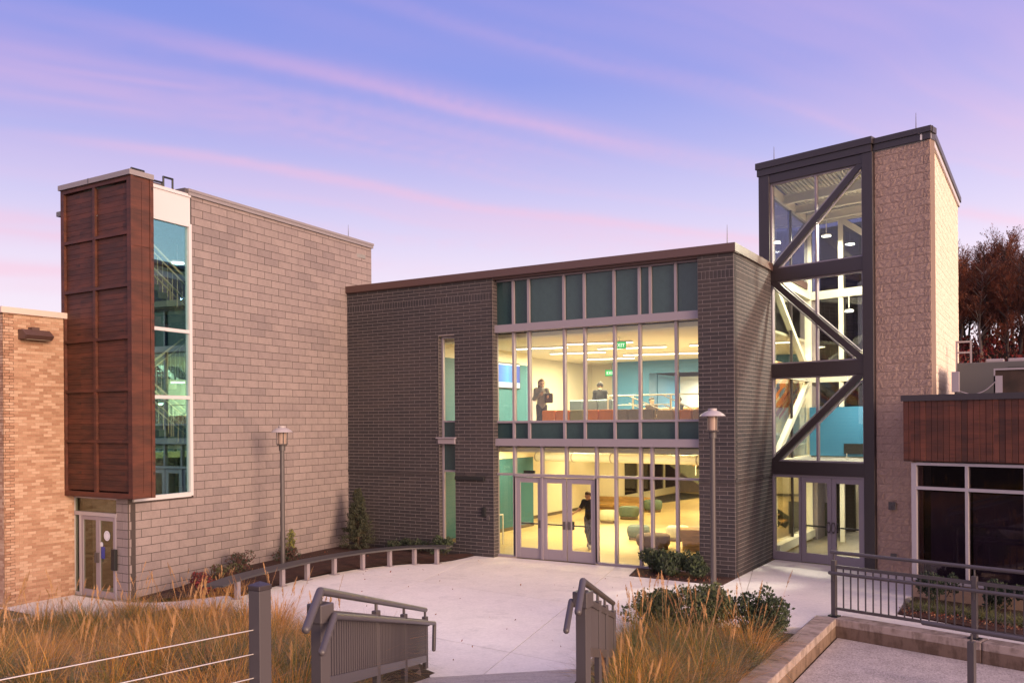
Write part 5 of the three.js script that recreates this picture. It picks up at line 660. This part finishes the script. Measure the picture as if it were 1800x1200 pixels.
{ const o = thing('staircase', 'dark olive staircase rising to the left behind the lobby glass', 'staircase', [-9.5, 0.02, -30]); const A = [-2.7, 3.1], Bq = [1.9, 0.35]; for (const z of [-0.75, 0.75]) mesh('stringer', bar([A[0], A[1], z], [Bq[0], Bq[1], z], 0.07, 0.42), M.olive, o); const tr = []; for (let i = 0; i < 15; i++) { const t = (i + 0.5) / 15; mesh('tread', B(0.32, 0.05, 1.42, lerp(A[0], Bq[0], t), lerp(A[1], Bq[1], t) + 0.02, 0), M.maple, o); } mesh('handrail', [pipe([[A[0], A[1] + 1, 0.78], [Bq[0], Bq[1] + 1, 0.78]], 0.025, 7)], M.creamSteel, o); for (let i = 0; i < 6; i++) { const t = i / 5; mesh('baluster', cyl([lerp(A[0], Bq[0], t), lerp(A[1], Bq[1], t), 0.78], [lerp(A[0], Bq[0], t), lerp(A[1], Bq[1], t) + 1, 0.78], 0.018, 0.018, 6), M.creamSteel, o); } mesh('landing_wall', BB(1.9, 3.4, 0, 1.1, -0.8, -0.7), M.olive, o); }
{ const o = thing('hoop_rail', 'short pale hoop rail at the left edge of the lobby glass', 'railing', [-14.9, 0.02, -23.2]); mesh('hoop', pipe([[0, 0, 0], [0, 0.95, 0], [0.12, 0.95, -0.55], [0.12, 0, -0.55]], 0.025, 7), M.white, o); }
// ducts under the lobby ceiling
for (const [x0, z0, x1, z1, r, lab] of [[-16.2, -28.5, -8, -27.2, 0.16, 'round pale duct nearest the lobby glass'], [-14.5, -31.5, -7.5, -30.8, 0.24, 'large round pale duct over the middle of the lobby'], [-16.5, -33.8, -12.5, -33.8, 0.13, 'thin round duct at the back left of the lobby ceiling']]) { const o = thing('duct', lab, 'duct', [x0, 2.62, z0]); mesh('pipe', cyl([0, 0, 0], [x1 - x0, 0, z1 - z0], r, r, 16), M.white, o); for (let i = 0; i <= 5; i++) { const t = i / 5, k = 0.02 / Math.hypot(x1 - x0, z1 - z0); const c = [(x1 - x0) * t, 0, (z1 - z0) * t]; mesh('joint_ring', cyl([c[0] - (x1 - x0) * k, 0, c[2] - (z1 - z0) * k], [c[0] + (x1 - x0) * k, 0, c[2] + (z1 - z0) * k], r + 0.015, r + 0.015, 16), M.alumLight, o); } }
// upper lounge seating
function sofa(label, x0, x1, z, h, cols, turn = 0, back = true) { const o = thing('lounge_seat', label, 'sofa', [(x0 + x1) / 2, 3.45, z], turn), n = cols.length, w = (x1 - x0) / n; cols.forEach((c, i) => { const cx = (i - (n - 1) / 2) * w; mesh('back_cushion', RB(w - 0.02, h - 0.12, 0.2, 0.05, cx, 0.12 + (h - 0.12) / 2, 0.22), std(c, 0.9, { map: grainT }), o); mesh('seat_cushion', RB(w - 0.02, 0.3, 0.62, 0.05, cx, 0.30, -0.18), std(c, 0.9, { map: grainT }), o); }); mesh('plinth', BB(-(x1 - x0) / 2 + 0.04, (x1 - x0) / 2 - 0.04, 0, 0.14, -0.45, 0.28), M.base, o); return o; }
const OR = [0.78, 0.20, 0.022], BR = [0.30, 0.21, 0.11], GN = [0.34, 0.28, 0.09], GB = [0.20, 0.27, 0.30];
sofa('low row of orange and olive seat backs along the upper glass, left part', -12.95, -10.6, -23.35, 0.78, [OR, OR, GN, OR, OR]);
sofa('low row of brown seat backs along the upper glass, middle part', -10.55, -9.35, -23.35, 0.78, [BR, BR, BR]);
sofa('low row of maple and orange seat backs at the right of the upper glass', -9.3, -7.75, -23.35, 0.74, [[0.52, 0.32, 0.13], OR, [0.46, 0.2, 0.06]]);
sofa('blue-grey high-backed booth behind the orange row', -13.35, -11.8, -25.9, 1.14, [GB, [0.2, 0.24, 0.25], GB]);
sofa('brown bench seat by the white upper wall where two people sit', -13.2, -10.9, -30.9, 0.95, [[0.36, 0.22, 0.10], [0.3, 0.2, 0.12], [0.36, 0.22, 0.1]], Math.PI);
sofa('wooden slatted bench at the far right of the upper lounge', -10.6, -9.2, -30.6, 1.05, [[0.50, 0.32, 0.14], [0.50, 0.32, 0.14]]);
{ // guard rails of the upper stair
  const o = thing('stair_guard', 'pale metal guard rails round the upper stair opening', 'railing', [-10.6, 3.45, -25.6]), S = M.creamSteel, p = (x, z, h) => mesh('post', BB(x - 0.025, x + 0.025, 0, h, z - 0.025, z + 0.025), S, o);
  for (const [x, z] of [[-1.35, 0], [-1.1, 0], [-0.5, 0], [0.75, 0], [1.0, 0], [2.6, 0]]) p(x, z, 1.25); mesh('rail', pipe([[-1.35, 1.25, 0], [2.75, 1.25, 0]], 0.022, 7), S, o); mesh('rail', pipe([[-1.1, 0.95, 0], [0.75, 0.95, 0]], 0.016, 7), S, o);
  for (let k = 0; k < 4; k++) mesh('sloping_rail', pipe([[-0.5, 1.22 - 0.22 * k, 0.3], [2.4, -0.1 - 0.22 * k + 0.12, 0.3]], 0.016, 7), S, o); for (let k = 0; k < 2; k++) mesh('sloping_rail', pipe([[0.75, 1.2 - 0.28 * k, 0.55], [2.9, 0.2 - 0.28 * k, 0.55]], 0.018, 7), S, o);
}
{ const o = thing('wall_screen', 'wall screen showing a blue picture on the teal upper wall', 'screen', [-16.47, 5.55, -26.8]); mesh('case', RB(0.07, 0.92, 1.78, 0.01, 0, 0, 0), M.black, o); const s = printMat(128, 64, (c, w, h) => { const g = c.createLinearGradient(0, 0, w, 0); g.addColorStop(0, '#1450d8'); g.addColorStop(0.5, '#49b6ff'); g.addColorStop(1, '#1a3fb0'); c.fillStyle = g; c.fillRect(0, 0, w, h); c.fillStyle = '#e8f4ff'; c.fillRect(0, 50, w, 14); c.fillRect(0, 0, w, 4); }); s.emissive = C3(1, 1, 1); s.emissiveMap = s.map; s.emissiveIntensity = 1.1; s.color.setRGB(0.05, 0.05, 0.05); const g = new THREE.PlaneGeometry(1.7, 0.84); g.rotateY(Math.PI / 2); g.translate(0.0365, 0, 0); mesh('display', strip(g), s, o); }
function exitSign(label, x, y, z, turn, w = 0.34) { const o = thing('exit_sign', label, 'exit sign', [x, y, z], turn); mesh('case', RB(w + 0.03, w * 0.62, 0.04, 0.006), std([0.1, 0.3, 0.16], 0.5), o); const m = printMat(128, 72, (c, W2, H2) => { c.fillStyle = '#18b45c'; c.fillRect(0, 0, W2, H2); c.fillStyle = '#eafff0'; c.font = 'bold 50px sans-serif'; c.textAlign = 'center'; c.textBaseline = 'middle'; c.fillText('EXIT', W2 / 2, H2 / 2 + 2); }); m.emissive = C3(1, 1, 1); m.emissiveMap = m.map; m.emissiveIntensity = 0.75; const g = new THREE.PlaneGeometry(w, w * 0.55); g.translate(0, 0, 0.0215); mesh('face', strip(g), m, o); mesh('stem', BB(-0.015, 0.015, w * 0.3, w * 0.3 + 0.12, -0.015, 0.015), M.white, o); }
exitSign('green exit sign hanging under the upper ceiling near the glass', -11.0, 6.18, -24.4, 0.5, 0.36);
exitSign('small green exit sign at the back wall of the upper lounge', -16.3, 6.02, -35.2, 0.3, 0.46);
exitSign('green exit sign under the lobby ceiling above the doors', -15.15, 2.55, -29.2, 0.5, 0.42);
{ const o = thing('wall_mural', 'mural of orange, red and blue slanting strokes seen through the tower glass', 'mural', [-7.55, 3.46, -29.0]); mesh('panel', BB(-0.05, 0.05, 0, 2.35, -3.3, 3.3), M.cream, o); const r = rngOf(88); const m = printMat(512, 256, (c, w, h) => { c.fillStyle = '#d8c49a'; c.fillRect(0, 0, w, h); const cols = ['#c8442c', '#e07a34', '#dd9a58', '#4a64a4', '#a83c3c', '#7c9bbf', '#e8a068', '#b8503a']; for (let i = 0; i < 70; i++) { c.save(); c.translate(r() * w, h * 0.08 + r() * h * 0.62); c.rotate(-0.5); c.fillStyle = cols[Math.floor(r() * cols.length)]; c.globalAlpha = 0.85; c.fillRect(-60, -8, 50 + r() * 110, 7 + r() * 14); c.restore(); } }); const g = new THREE.PlaneGeometry(6.5, 2.3); g.rotateY(Math.PI / 2); g.translate(0.054, 1.18, 0); mesh('print', strip(g), m, o); }
// ------------------------------------------------------------------ lamps that are on
function areaLight(x, y, z, w, d, col, k, turn = 0) { const l = new THREE.RectAreaLight(new THREE.Color().setRGB(...col), k, w, d); l.position.set(x, y, z); l.rotation.set(-Math.PI / 2, 0, turn); scene.add(l); return l; }
function stripLight(label, x, y, z, len, turn, mat, col, k) { const o = thing('strip_light', label, 'ceiling light', [x, y, z], turn); mesh('housing', BB(-len / 2 - 0.02, len / 2 + 0.02, -0.02, 0.03, -0.11, 0.11), M.white, o); mesh('lamp_diffuser', BB(-len / 2, len / 2, -0.032, -0.021, -0.09, 0.09), mat, o); const l = areaLight(x, y - 0.045, z, len, 0.18, col, k, turn); return l; }
const UPC = [1, 0.84, 0.52], LOC = [1, 0.80, 0.42], UK = 210, LK = 160;
[[-14.6, -25.9, 1.9, 'upper strip light nearest the glass, left'], [-12.2, -25.4, 2.2, 'upper strip light nearest the glass, middle'], [-14.5, -28.5, 2.0, 'upper strip light in the second row, left'], [-12.0, -27.6, 2.3, 'upper strip light in the second row, middle'], [-14.8, -31.8, 2.0, 'upper strip light in the third row, left'], [-12.1, -30.8, 3.0, 'upper strip light in the third row, long and bright'], [-9.0, -28.2, 2.2, 'upper strip light at the right behind the pillar'], [-7.25, -28.6, 0.5, 'short upper strip light added over the mural to brighten it']].forEach(([x, z, l, t]) => stripLight(t, x, 6.385, z, l, 0.24, M.strip, UPC, UK));  // last one is an added light that brightens the mural
[[-15, -26.3, 1.6, 'lobby strip light at the left near the teal wall'], [-11.6, -25.4, 1.8, 'lobby strip light nearest the glass'], [-13.5, -28.7, 2.0, 'lobby strip light between the two ducts'], [-9.6, -28.2, 2.0, 'lobby strip light at the right in the middle'], [-15.3, -33.6, 2.0, 'lobby strip light at the back left'], [-11.5, -35.5, 2.4, 'lobby strip light at the back middle'], [-13.0, -41.5, 2.6, 'lobby strip light far at the back']].forEach(([x, z, l, t]) => stripLight(t, x, 3.12, z, l, 0.24, M.stripLow, LOC, LK));
function disc(label, x, y, z, k, r = 0.22) { const o = thing('round_light', label, 'ceiling light', [x, y, z]); mesh('lamp_housing', cyl([0, 0.015, 0], [0, 0.06, 0], r + 0.015, r + 0.005, 24), M.white, o); mesh('lamp_diffuser', cyl([0, 0, 0], [0, 0.014, 0], r, r, 24), M.disc, o); mesh('stem', cyl([0, 0.12, 0], [0, 0.5, 0], 0.012, 0.012, 6), M.white, o); areaLight(x, y - 0.02, z, r * 1.7, r * 1.7, [1, 0.93, 0.74], k); }
{ const q = (s, y, b) => T(s, y, b); let p = q(3.25, 9.72, 2.2); disc('round light high in the tower, right bay', ...p, 1300, 0.27); p = q(0.75, 9.6, 3.9); disc('round light high in the tower, behind the brace', ...p, 420, 0.14); p = q(1.6, 7.1, 3.2); disc('round light in the middle bay of the tower', ...p, 260, 0.12); p = q(1.5, 4.85, 3.4); disc('small round light in the lower bay of the tower', ...p, 260, 0.12); p = q(1.5, 2.38, 3.2); disc('round light over the tower entrance floor', ...p, 200, 0.2); p = [-5.6, 2.38, -33.0]; disc('round light at the back of the tower entrance', ...p, 220, 0.22); }
disc('small downlight over the white upper wall', -12.2, 5.75, -37.2, 1500, 0.12); disc('second small downlight added to brighten the white upper wall, right of the first', -9.6, 5.75, -37.0, 900, 0.12);  // second downlight is added to brighten the dim recess wall
disc('small light in the vestibule under the wooden bay', -19.9, 2.0, -14.6, 60, 0.12); disc('stairwell light behind the tall window, upper', ...Bw(2.6, 8.2, -1.2), 14, 0.2); disc('stairwell light behind the tall window, lower', ...Bw(2.6, 5.0, -1.2), 10, 0.2);

// ------------------------------------------------------------------ people
function field(bones, res, box, k = 0.05) {   // smooth union of tapered capsules, meshed
  const mc = new MarchingCubes(res, new THREE.MeshBasicMaterial(), false, false, 60000), [cx, cy, cz, half] = box, f = mc.field; let i = 0;
  const pre = bones.map(([a, b, ra, rb]) => ({ a, d: [b[0] - a[0], b[1] - a[1], b[2] - a[2]], ra, rb })); pre.forEach((p) => (p.l = p.d[0] ** 2 + p.d[1] ** 2 + p.d[2] ** 2 || 1e-9));
  for (let z = 0; z < res; z++) for (let y = 0; y < res; y++) for (let x = 0; x < res; x++) { const X = cx + (x / (res / 2) - 1) * half, Y = cy + (y / (res / 2) - 1) * half, Z = cz + (z / (res / 2) - 1) * half; let d = 9; for (const p of pre) { const px = X - p.a[0], py = Y - p.a[1], pz = Z - p.a[2], t = clamp((px * p.d[0] + py * p.d[1] + pz * p.d[2]) / p.l), e = Math.hypot(px - p.d[0] * t, py - p.d[1] * t, pz - p.d[2] * t) - lerp(p.ra, p.rb, t), h = Math.max(k - Math.abs(d - e), 0) / k; d = Math.min(d, e) - h * h * k * 0.25; } f[i++] = -d; }
  mc.isolation = 0; mc.update(); const n = mc.count, pos = new Float32Array(mc.positionArray.slice(0, n * 3)), g = new THREE.BufferGeometry(); for (let j = 0; j < n; j++) { pos[3 * j] = cx + pos[3 * j] * half; pos[3 * j + 1] = cy + pos[3 * j + 1] * half; pos[3 * j + 2] = cz + pos[3 * j + 2] * half; }
  g.setAttribute('position', new THREE.BufferAttribute(pos, 3)); g.setAttribute('normal', new THREE.BufferAttribute(new Float32Array(mc.normalArray.slice(0, n * 3)), 3)); g.setAttribute('uv', new THREE.BufferAttribute(new Float32Array(n * 2), 2)); g.computeVertexNormals(); return g;
}
function headGeo(c, turn) { const [x, y, z] = c, g = field([[[0, 0.02, -0.015], [0, 0.035, -0.02], 0.088, 0.088], [[0, -0.05, 0.03], [0, -0.075, 0.045], 0.052, 0.042], [[0, 0.01, 0.085], [0, -0.03, 0.105], 0.012, 0.017], [[-0.03, -0.07, 0.078], [0.03, -0.07, 0.078], 0.012, 0.012], [[-0.086, -0.01, -0.01], [-0.09, -0.04, -0.01], 0.014, 0.011], [[0.086, -0.01, -0.01], [0.09, -0.04, -0.01], 0.014, 0.011], [[-0.05, 0.03, 0.068], [0.05, 0.03, 0.068], 0.014, 0.014]], 44, [0, 0, 0, 0.16], 0.03); g.rotateX(turn[0]); g.rotateY(turn[1]); g.translate(x, y, z); return g; }
function handGeo(w, dir, palmN, side) { // palm and five curled fingers from the wrist
  const D = V(...dir).normalize(), N = V(...palmN).normalize(), S = D.clone().cross(N).normalize().multiplyScalar(side), at = (a, b, c) => [w[0] + D.x * a + S.x * b + N.x * c, w[1] + D.y * a + S.y * b + N.y * c, w[2] + D.z * a + S.z * b + N.z * c], bones = [[at(0, 0, 0), at(0.075, 0, 0), 0.026, 0.03], [at(0.05, -0.018, 0), at(0.08, -0.03, 0), 0.018, 0.013], [at(0.05, 0.018, 0), at(0.08, 0.028, 0), 0.018, 0.012]];
  [[-0.030, 0.038], [-0.010, 0.044], [0.010, 0.041], [0.028, 0.032]].forEach(([o, l]) => { const a = at(0.082, o, 0), b = at(0.082 + l, o * 1.1, 0.014), c = at(0.082 + l * 1.4, o * 1.1, 0.045); bones.push([a, b, 0.0095, 0.0085], [b, c, 0.0085, 0.0075]); }); bones.push([at(0.03, -0.03, 0.005), at(0.06, -0.055, 0.022), 0.011, 0.010], [at(0.06, -0.055, 0.022), at(0.088, -0.05, 0.035), 0.010, 0.008]);
  const c = at(0.07, 0, 0.01); return field(bones, 44, [c[0], c[1], c[2], 0.115], 0.008);
}
const HAIR = { brown: std([0.09, 0.045, 0.022], 0.7), dark: std([0.015, 0.012, 0.010], 0.7), sand: std([0.22, 0.13, 0.07], 0.7) };
// J: joint positions in the figure's own metres, +z forward
function person(label, pos, turn, J, C, box, hair, headTurn = [0, 0], extra) {
  const o = thing('person', label, 'person', pos, turn), mid = (a, b, t = 0.5) => a.map((v, i) => lerp(v, b[i], t)), skin = std(C.skin, 0.6);
  const limb = (p, q, r, ra, rb, rc) => [[p, q, ra, rb], [q, r, rb, rc]];
  const arms = [...limb(J.shL, J.elL, J.wrL, 0.047, 0.038, 0.026), ...limb(J.shR, J.elR, J.wrR, 0.047, 0.038, 0.026)], legs = [...limb(J.hipL, J.knL, J.anL, 0.082, 0.054, 0.038), ...limb(J.hipR, J.knR, J.anR, 0.082, 0.054, 0.038)];
  const torso = [[J.pel, J.chest, 0.115, 0.125], [J.shL, J.shR, 0.06, 0.06], [mid(J.hipL, J.hipR), J.pel, 0.11, 0.115], [J.chest, J.neck, 0.10, 0.05]], neck = [[J.neck, mid(J.neck, J.head, 0.8), 0.05, 0.046]], feet = [[J.anL, J.toL, 0.04, 0.034], [J.anR, J.toR, 0.04, 0.034]];
  mesh('body', [field([...torso, ...neck, ...arms, ...legs, ...feet], 84, box, 0.06), headGeo(J.head, headTurn), handGeo(J.wrL, J.hdL || [J.wrL[0] - J.elL[0], J.wrL[1] - J.elL[1], J.wrL[2] - J.elL[2]], [0.3, 0, 0.9], 1), handGeo(J.wrR, J.hdR || [J.wrR[0] - J.elR[0], J.wrR[1] - J.elR[1], J.wrR[2] - J.elR[2]], [-0.3, 0, 0.9], -1)], skin, o);
  const fat = (l, d) => l.map(([a, b, r, s]) => [a, b, r + d, s + d]), sl = C.sleeve ?? 1, arm2 = sl >= 1 ? arms : [[J.shL, mid(J.shL, J.elL, sl * 1.4), 0.047, 0.044], [J.shR, mid(J.shR, J.elR, sl * 1.4), 0.047, 0.044]];
  mesh('top', field(fat([...torso, ...arm2], 0.016), 84, box, 0.06), std(C.top, 0.9, { map: grainT }), o, C.topLabel); mesh('trousers', field(fat([[mid(J.hipL, J.hipR), J.pel, 0.108, 0.10], ...legs], 0.014), 84, box, 0.06), std(C.legs, 0.9, { map: grainT }), o);
  mesh('shoes', field(fat(feet, 0.012), 84, box, 0.03), std(C.shoes, 0.6), o);
  const h = J.head, hb = []; hb.push([[0, 0.055, -0.03], [0, 0.065, -0.02], 0.085, 0.082], [[-0.06, 0.03, -0.045], [0.06, 0.03, -0.045], 0.055, 0.055]); if (hair[1] > 0.1) hb.push([[-0.055, 0.02, -0.05], [-0.06, -hair[1], -0.05], 0.05, 0.04], [[0.055, 0.02, -0.05], [0.06, -hair[1], -0.05], 0.05, 0.04], [[0, 0, -0.07], [0, -hair[1], -0.075], 0.06, 0.05]); const hg = field(hb, 44, [0, -0.02, -0.02, 0.24], 0.03); hg.rotateX(headTurn[0]); hg.rotateY(headTurn[1]); hg.translate(...h); mesh('hair', hg, HAIR[hair[0]], o);
  const eg = []; for (const s of [-0.034, 0.034]) eg.push(strip(new THREE.SphereGeometry(0.011, 8, 6).translate(s, 0.005, 0.083))); const e2 = mergeGeometries(eg); e2.rotateX(headTurn[0]); e2.rotateY(headTurn[1]); e2.translate(...h); mesh('eyes', e2, M.black, o); if (extra) extra(o); return o;
}
const stand = { shL: [0.17, 1.42, 0], shR: [-0.17, 1.42, 0], elL: [0.23, 1.14, 0.02], elR: [-0.23, 1.14, 0.02], wrL: [0.22, 0.90, 0.10], wrR: [-0.22, 0.90, 0.10], hipL: [0.085, 0.92, 0], hipR: [-0.085, 0.92, 0], knL: [0.09, 0.50, 0.02], knR: [-0.09, 0.50, 0.02], anL: [0.10, 0.075, 0], anR: [-0.10, 0.075, 0], toL: [0.12, 0.045, 0.17], toR: [-0.12, 0.045, 0.17], pel: [0, 1.0, 0], chest: [0, 1.30, 0.01], neck: [0, 1.47, -0.01], head: [0, 1.63, 0.03] };
const toCam = (x, z) => Math.atan2(-x, -z);
person('person in a dark top and grey trousers walking out through the third door leaf', [-12.02, 0.02, -24.35], toCam(-12.02, -24.35) - 0.25, { ...stand, elR: [-0.29, 1.18, 0.12], wrR: [-0.40, 1.10, 0.32], knL: [0.08, 0.51, 0.16], anL: [0.08, 0.10, 0.24], toL: [0.09, 0.06, 0.41], knR: [-0.09, 0.50, -0.02], anR: [-0.09, 0.14, -0.28], toR: [-0.10, 0.05, -0.16], head: [-0.03, 1.60, 0.09] }, { skin: [0.50, 0.26, 0.17], top: [0.020, 0.020, 0.026], legs: [0.15, 0.15, 0.19], shoes: [0.35, 0.33, 0.32], sleeve: 0.5 }, [0, 0.9, 0.05, 1.0], ['brown', 0.05], [0.45, -0.35]);
person('person in a grey top and dark trousers holding a dark bag by the upper glass', [-13.45, 3.45, -23.95], toCam(-13.45, -23.95) + 0.2, { ...stand, elL: [0.27, 1.16, 0.06], wrL: [0.16, 1.20, 0.26], elR: [-0.24, 1.15, 0.06], wrR: [-0.10, 1.28, 0.24] }, { skin: [0.50, 0.30, 0.20], top: [0.27, 0.25, 0.22], legs: [0.035, 0.035, 0.05], shoes: [0.03, 0.03, 0.03] }, [0, 0.9, 0.05, 1.0], ['sand', 0.16], [0.2, 0.1], (o) => { mesh('bag', RB(0.26, 0.3, 0.13, 0.04, 0.17, 1.17, 0.26), std([0.05, 0.032, 0.026], 0.8), o); mesh('bag_strap', pipe([[0.1, 1.30, 0.26], [0.16, 1.47, 0.06], [0.12, 1.30, -0.12]], 0.014, 6, true), std([0.05, 0.032, 0.026], 0.8), o); });
person('person in black standing with their back turned behind the blue-grey booth', [-12.78, 3.45, -26.75], toCam(-12.78, -26.75) + Math.PI - 0.2, { ...stand }, { skin: [0.30, 0.17, 0.11], top: [0.015, 0.014, 0.016], legs: [0.03, 0.03, 0.04], shoes: [0.02, 0.02, 0.02] }, [0, 0.9, 0.05, 1.0], ['dark', 0.06]);
const sit = { ...stand }; for (const k of Object.keys(sit)) sit[k] = [sit[k][0], sit[k][1] - 0.46, sit[k][2]]; Object.assign(sit, { knL: [0.11, 0.50, 0.44], knR: [-0.11, 0.50, 0.44], anL: [0.11, 0.085, 0.46], anR: [-0.11, 0.085, 0.46], toL: [0.12, 0.05, 0.62], toR: [-0.12, 0.05, 0.62], elL: [0.22, 0.70, 0.10], elR: [-0.22, 0.70, 0.10], wrL: [0.13, 0.62, 0.32], wrR: [-0.13, 0.62, 0.32] });
person('person in black sitting at the right on the upper bench, facing left', [-11.45, 3.47, -30.6], toCam(-11.45, -30.6) - 1.1, sit, { skin: [0.30, 0.17, 0.11], top: [0.014, 0.014, 0.016], legs: [0.02, 0.02, 0.025], shoes: [0.02, 0.02, 0.02] }, [0, 0.66, 0.18, 0.9], ['dark', 0.07], [0.15, 0]);
person('person in dark clothes slumped on the upper bench behind the sloping rails', [-12.55, 3.47, -30.65], toCam(-12.55, -30.65) + 0.5, sit, { skin: [0.32, 0.19, 0.12], top: [0.035, 0.02, 0.016], legs: [0.02, 0.02, 0.025], shoes: [0.02, 0.02, 0.02] }, [0, 0.66, 0.18, 0.9], ['dark', 0.07], [0.3, 0.2]);

renderer.render(scene, camera);
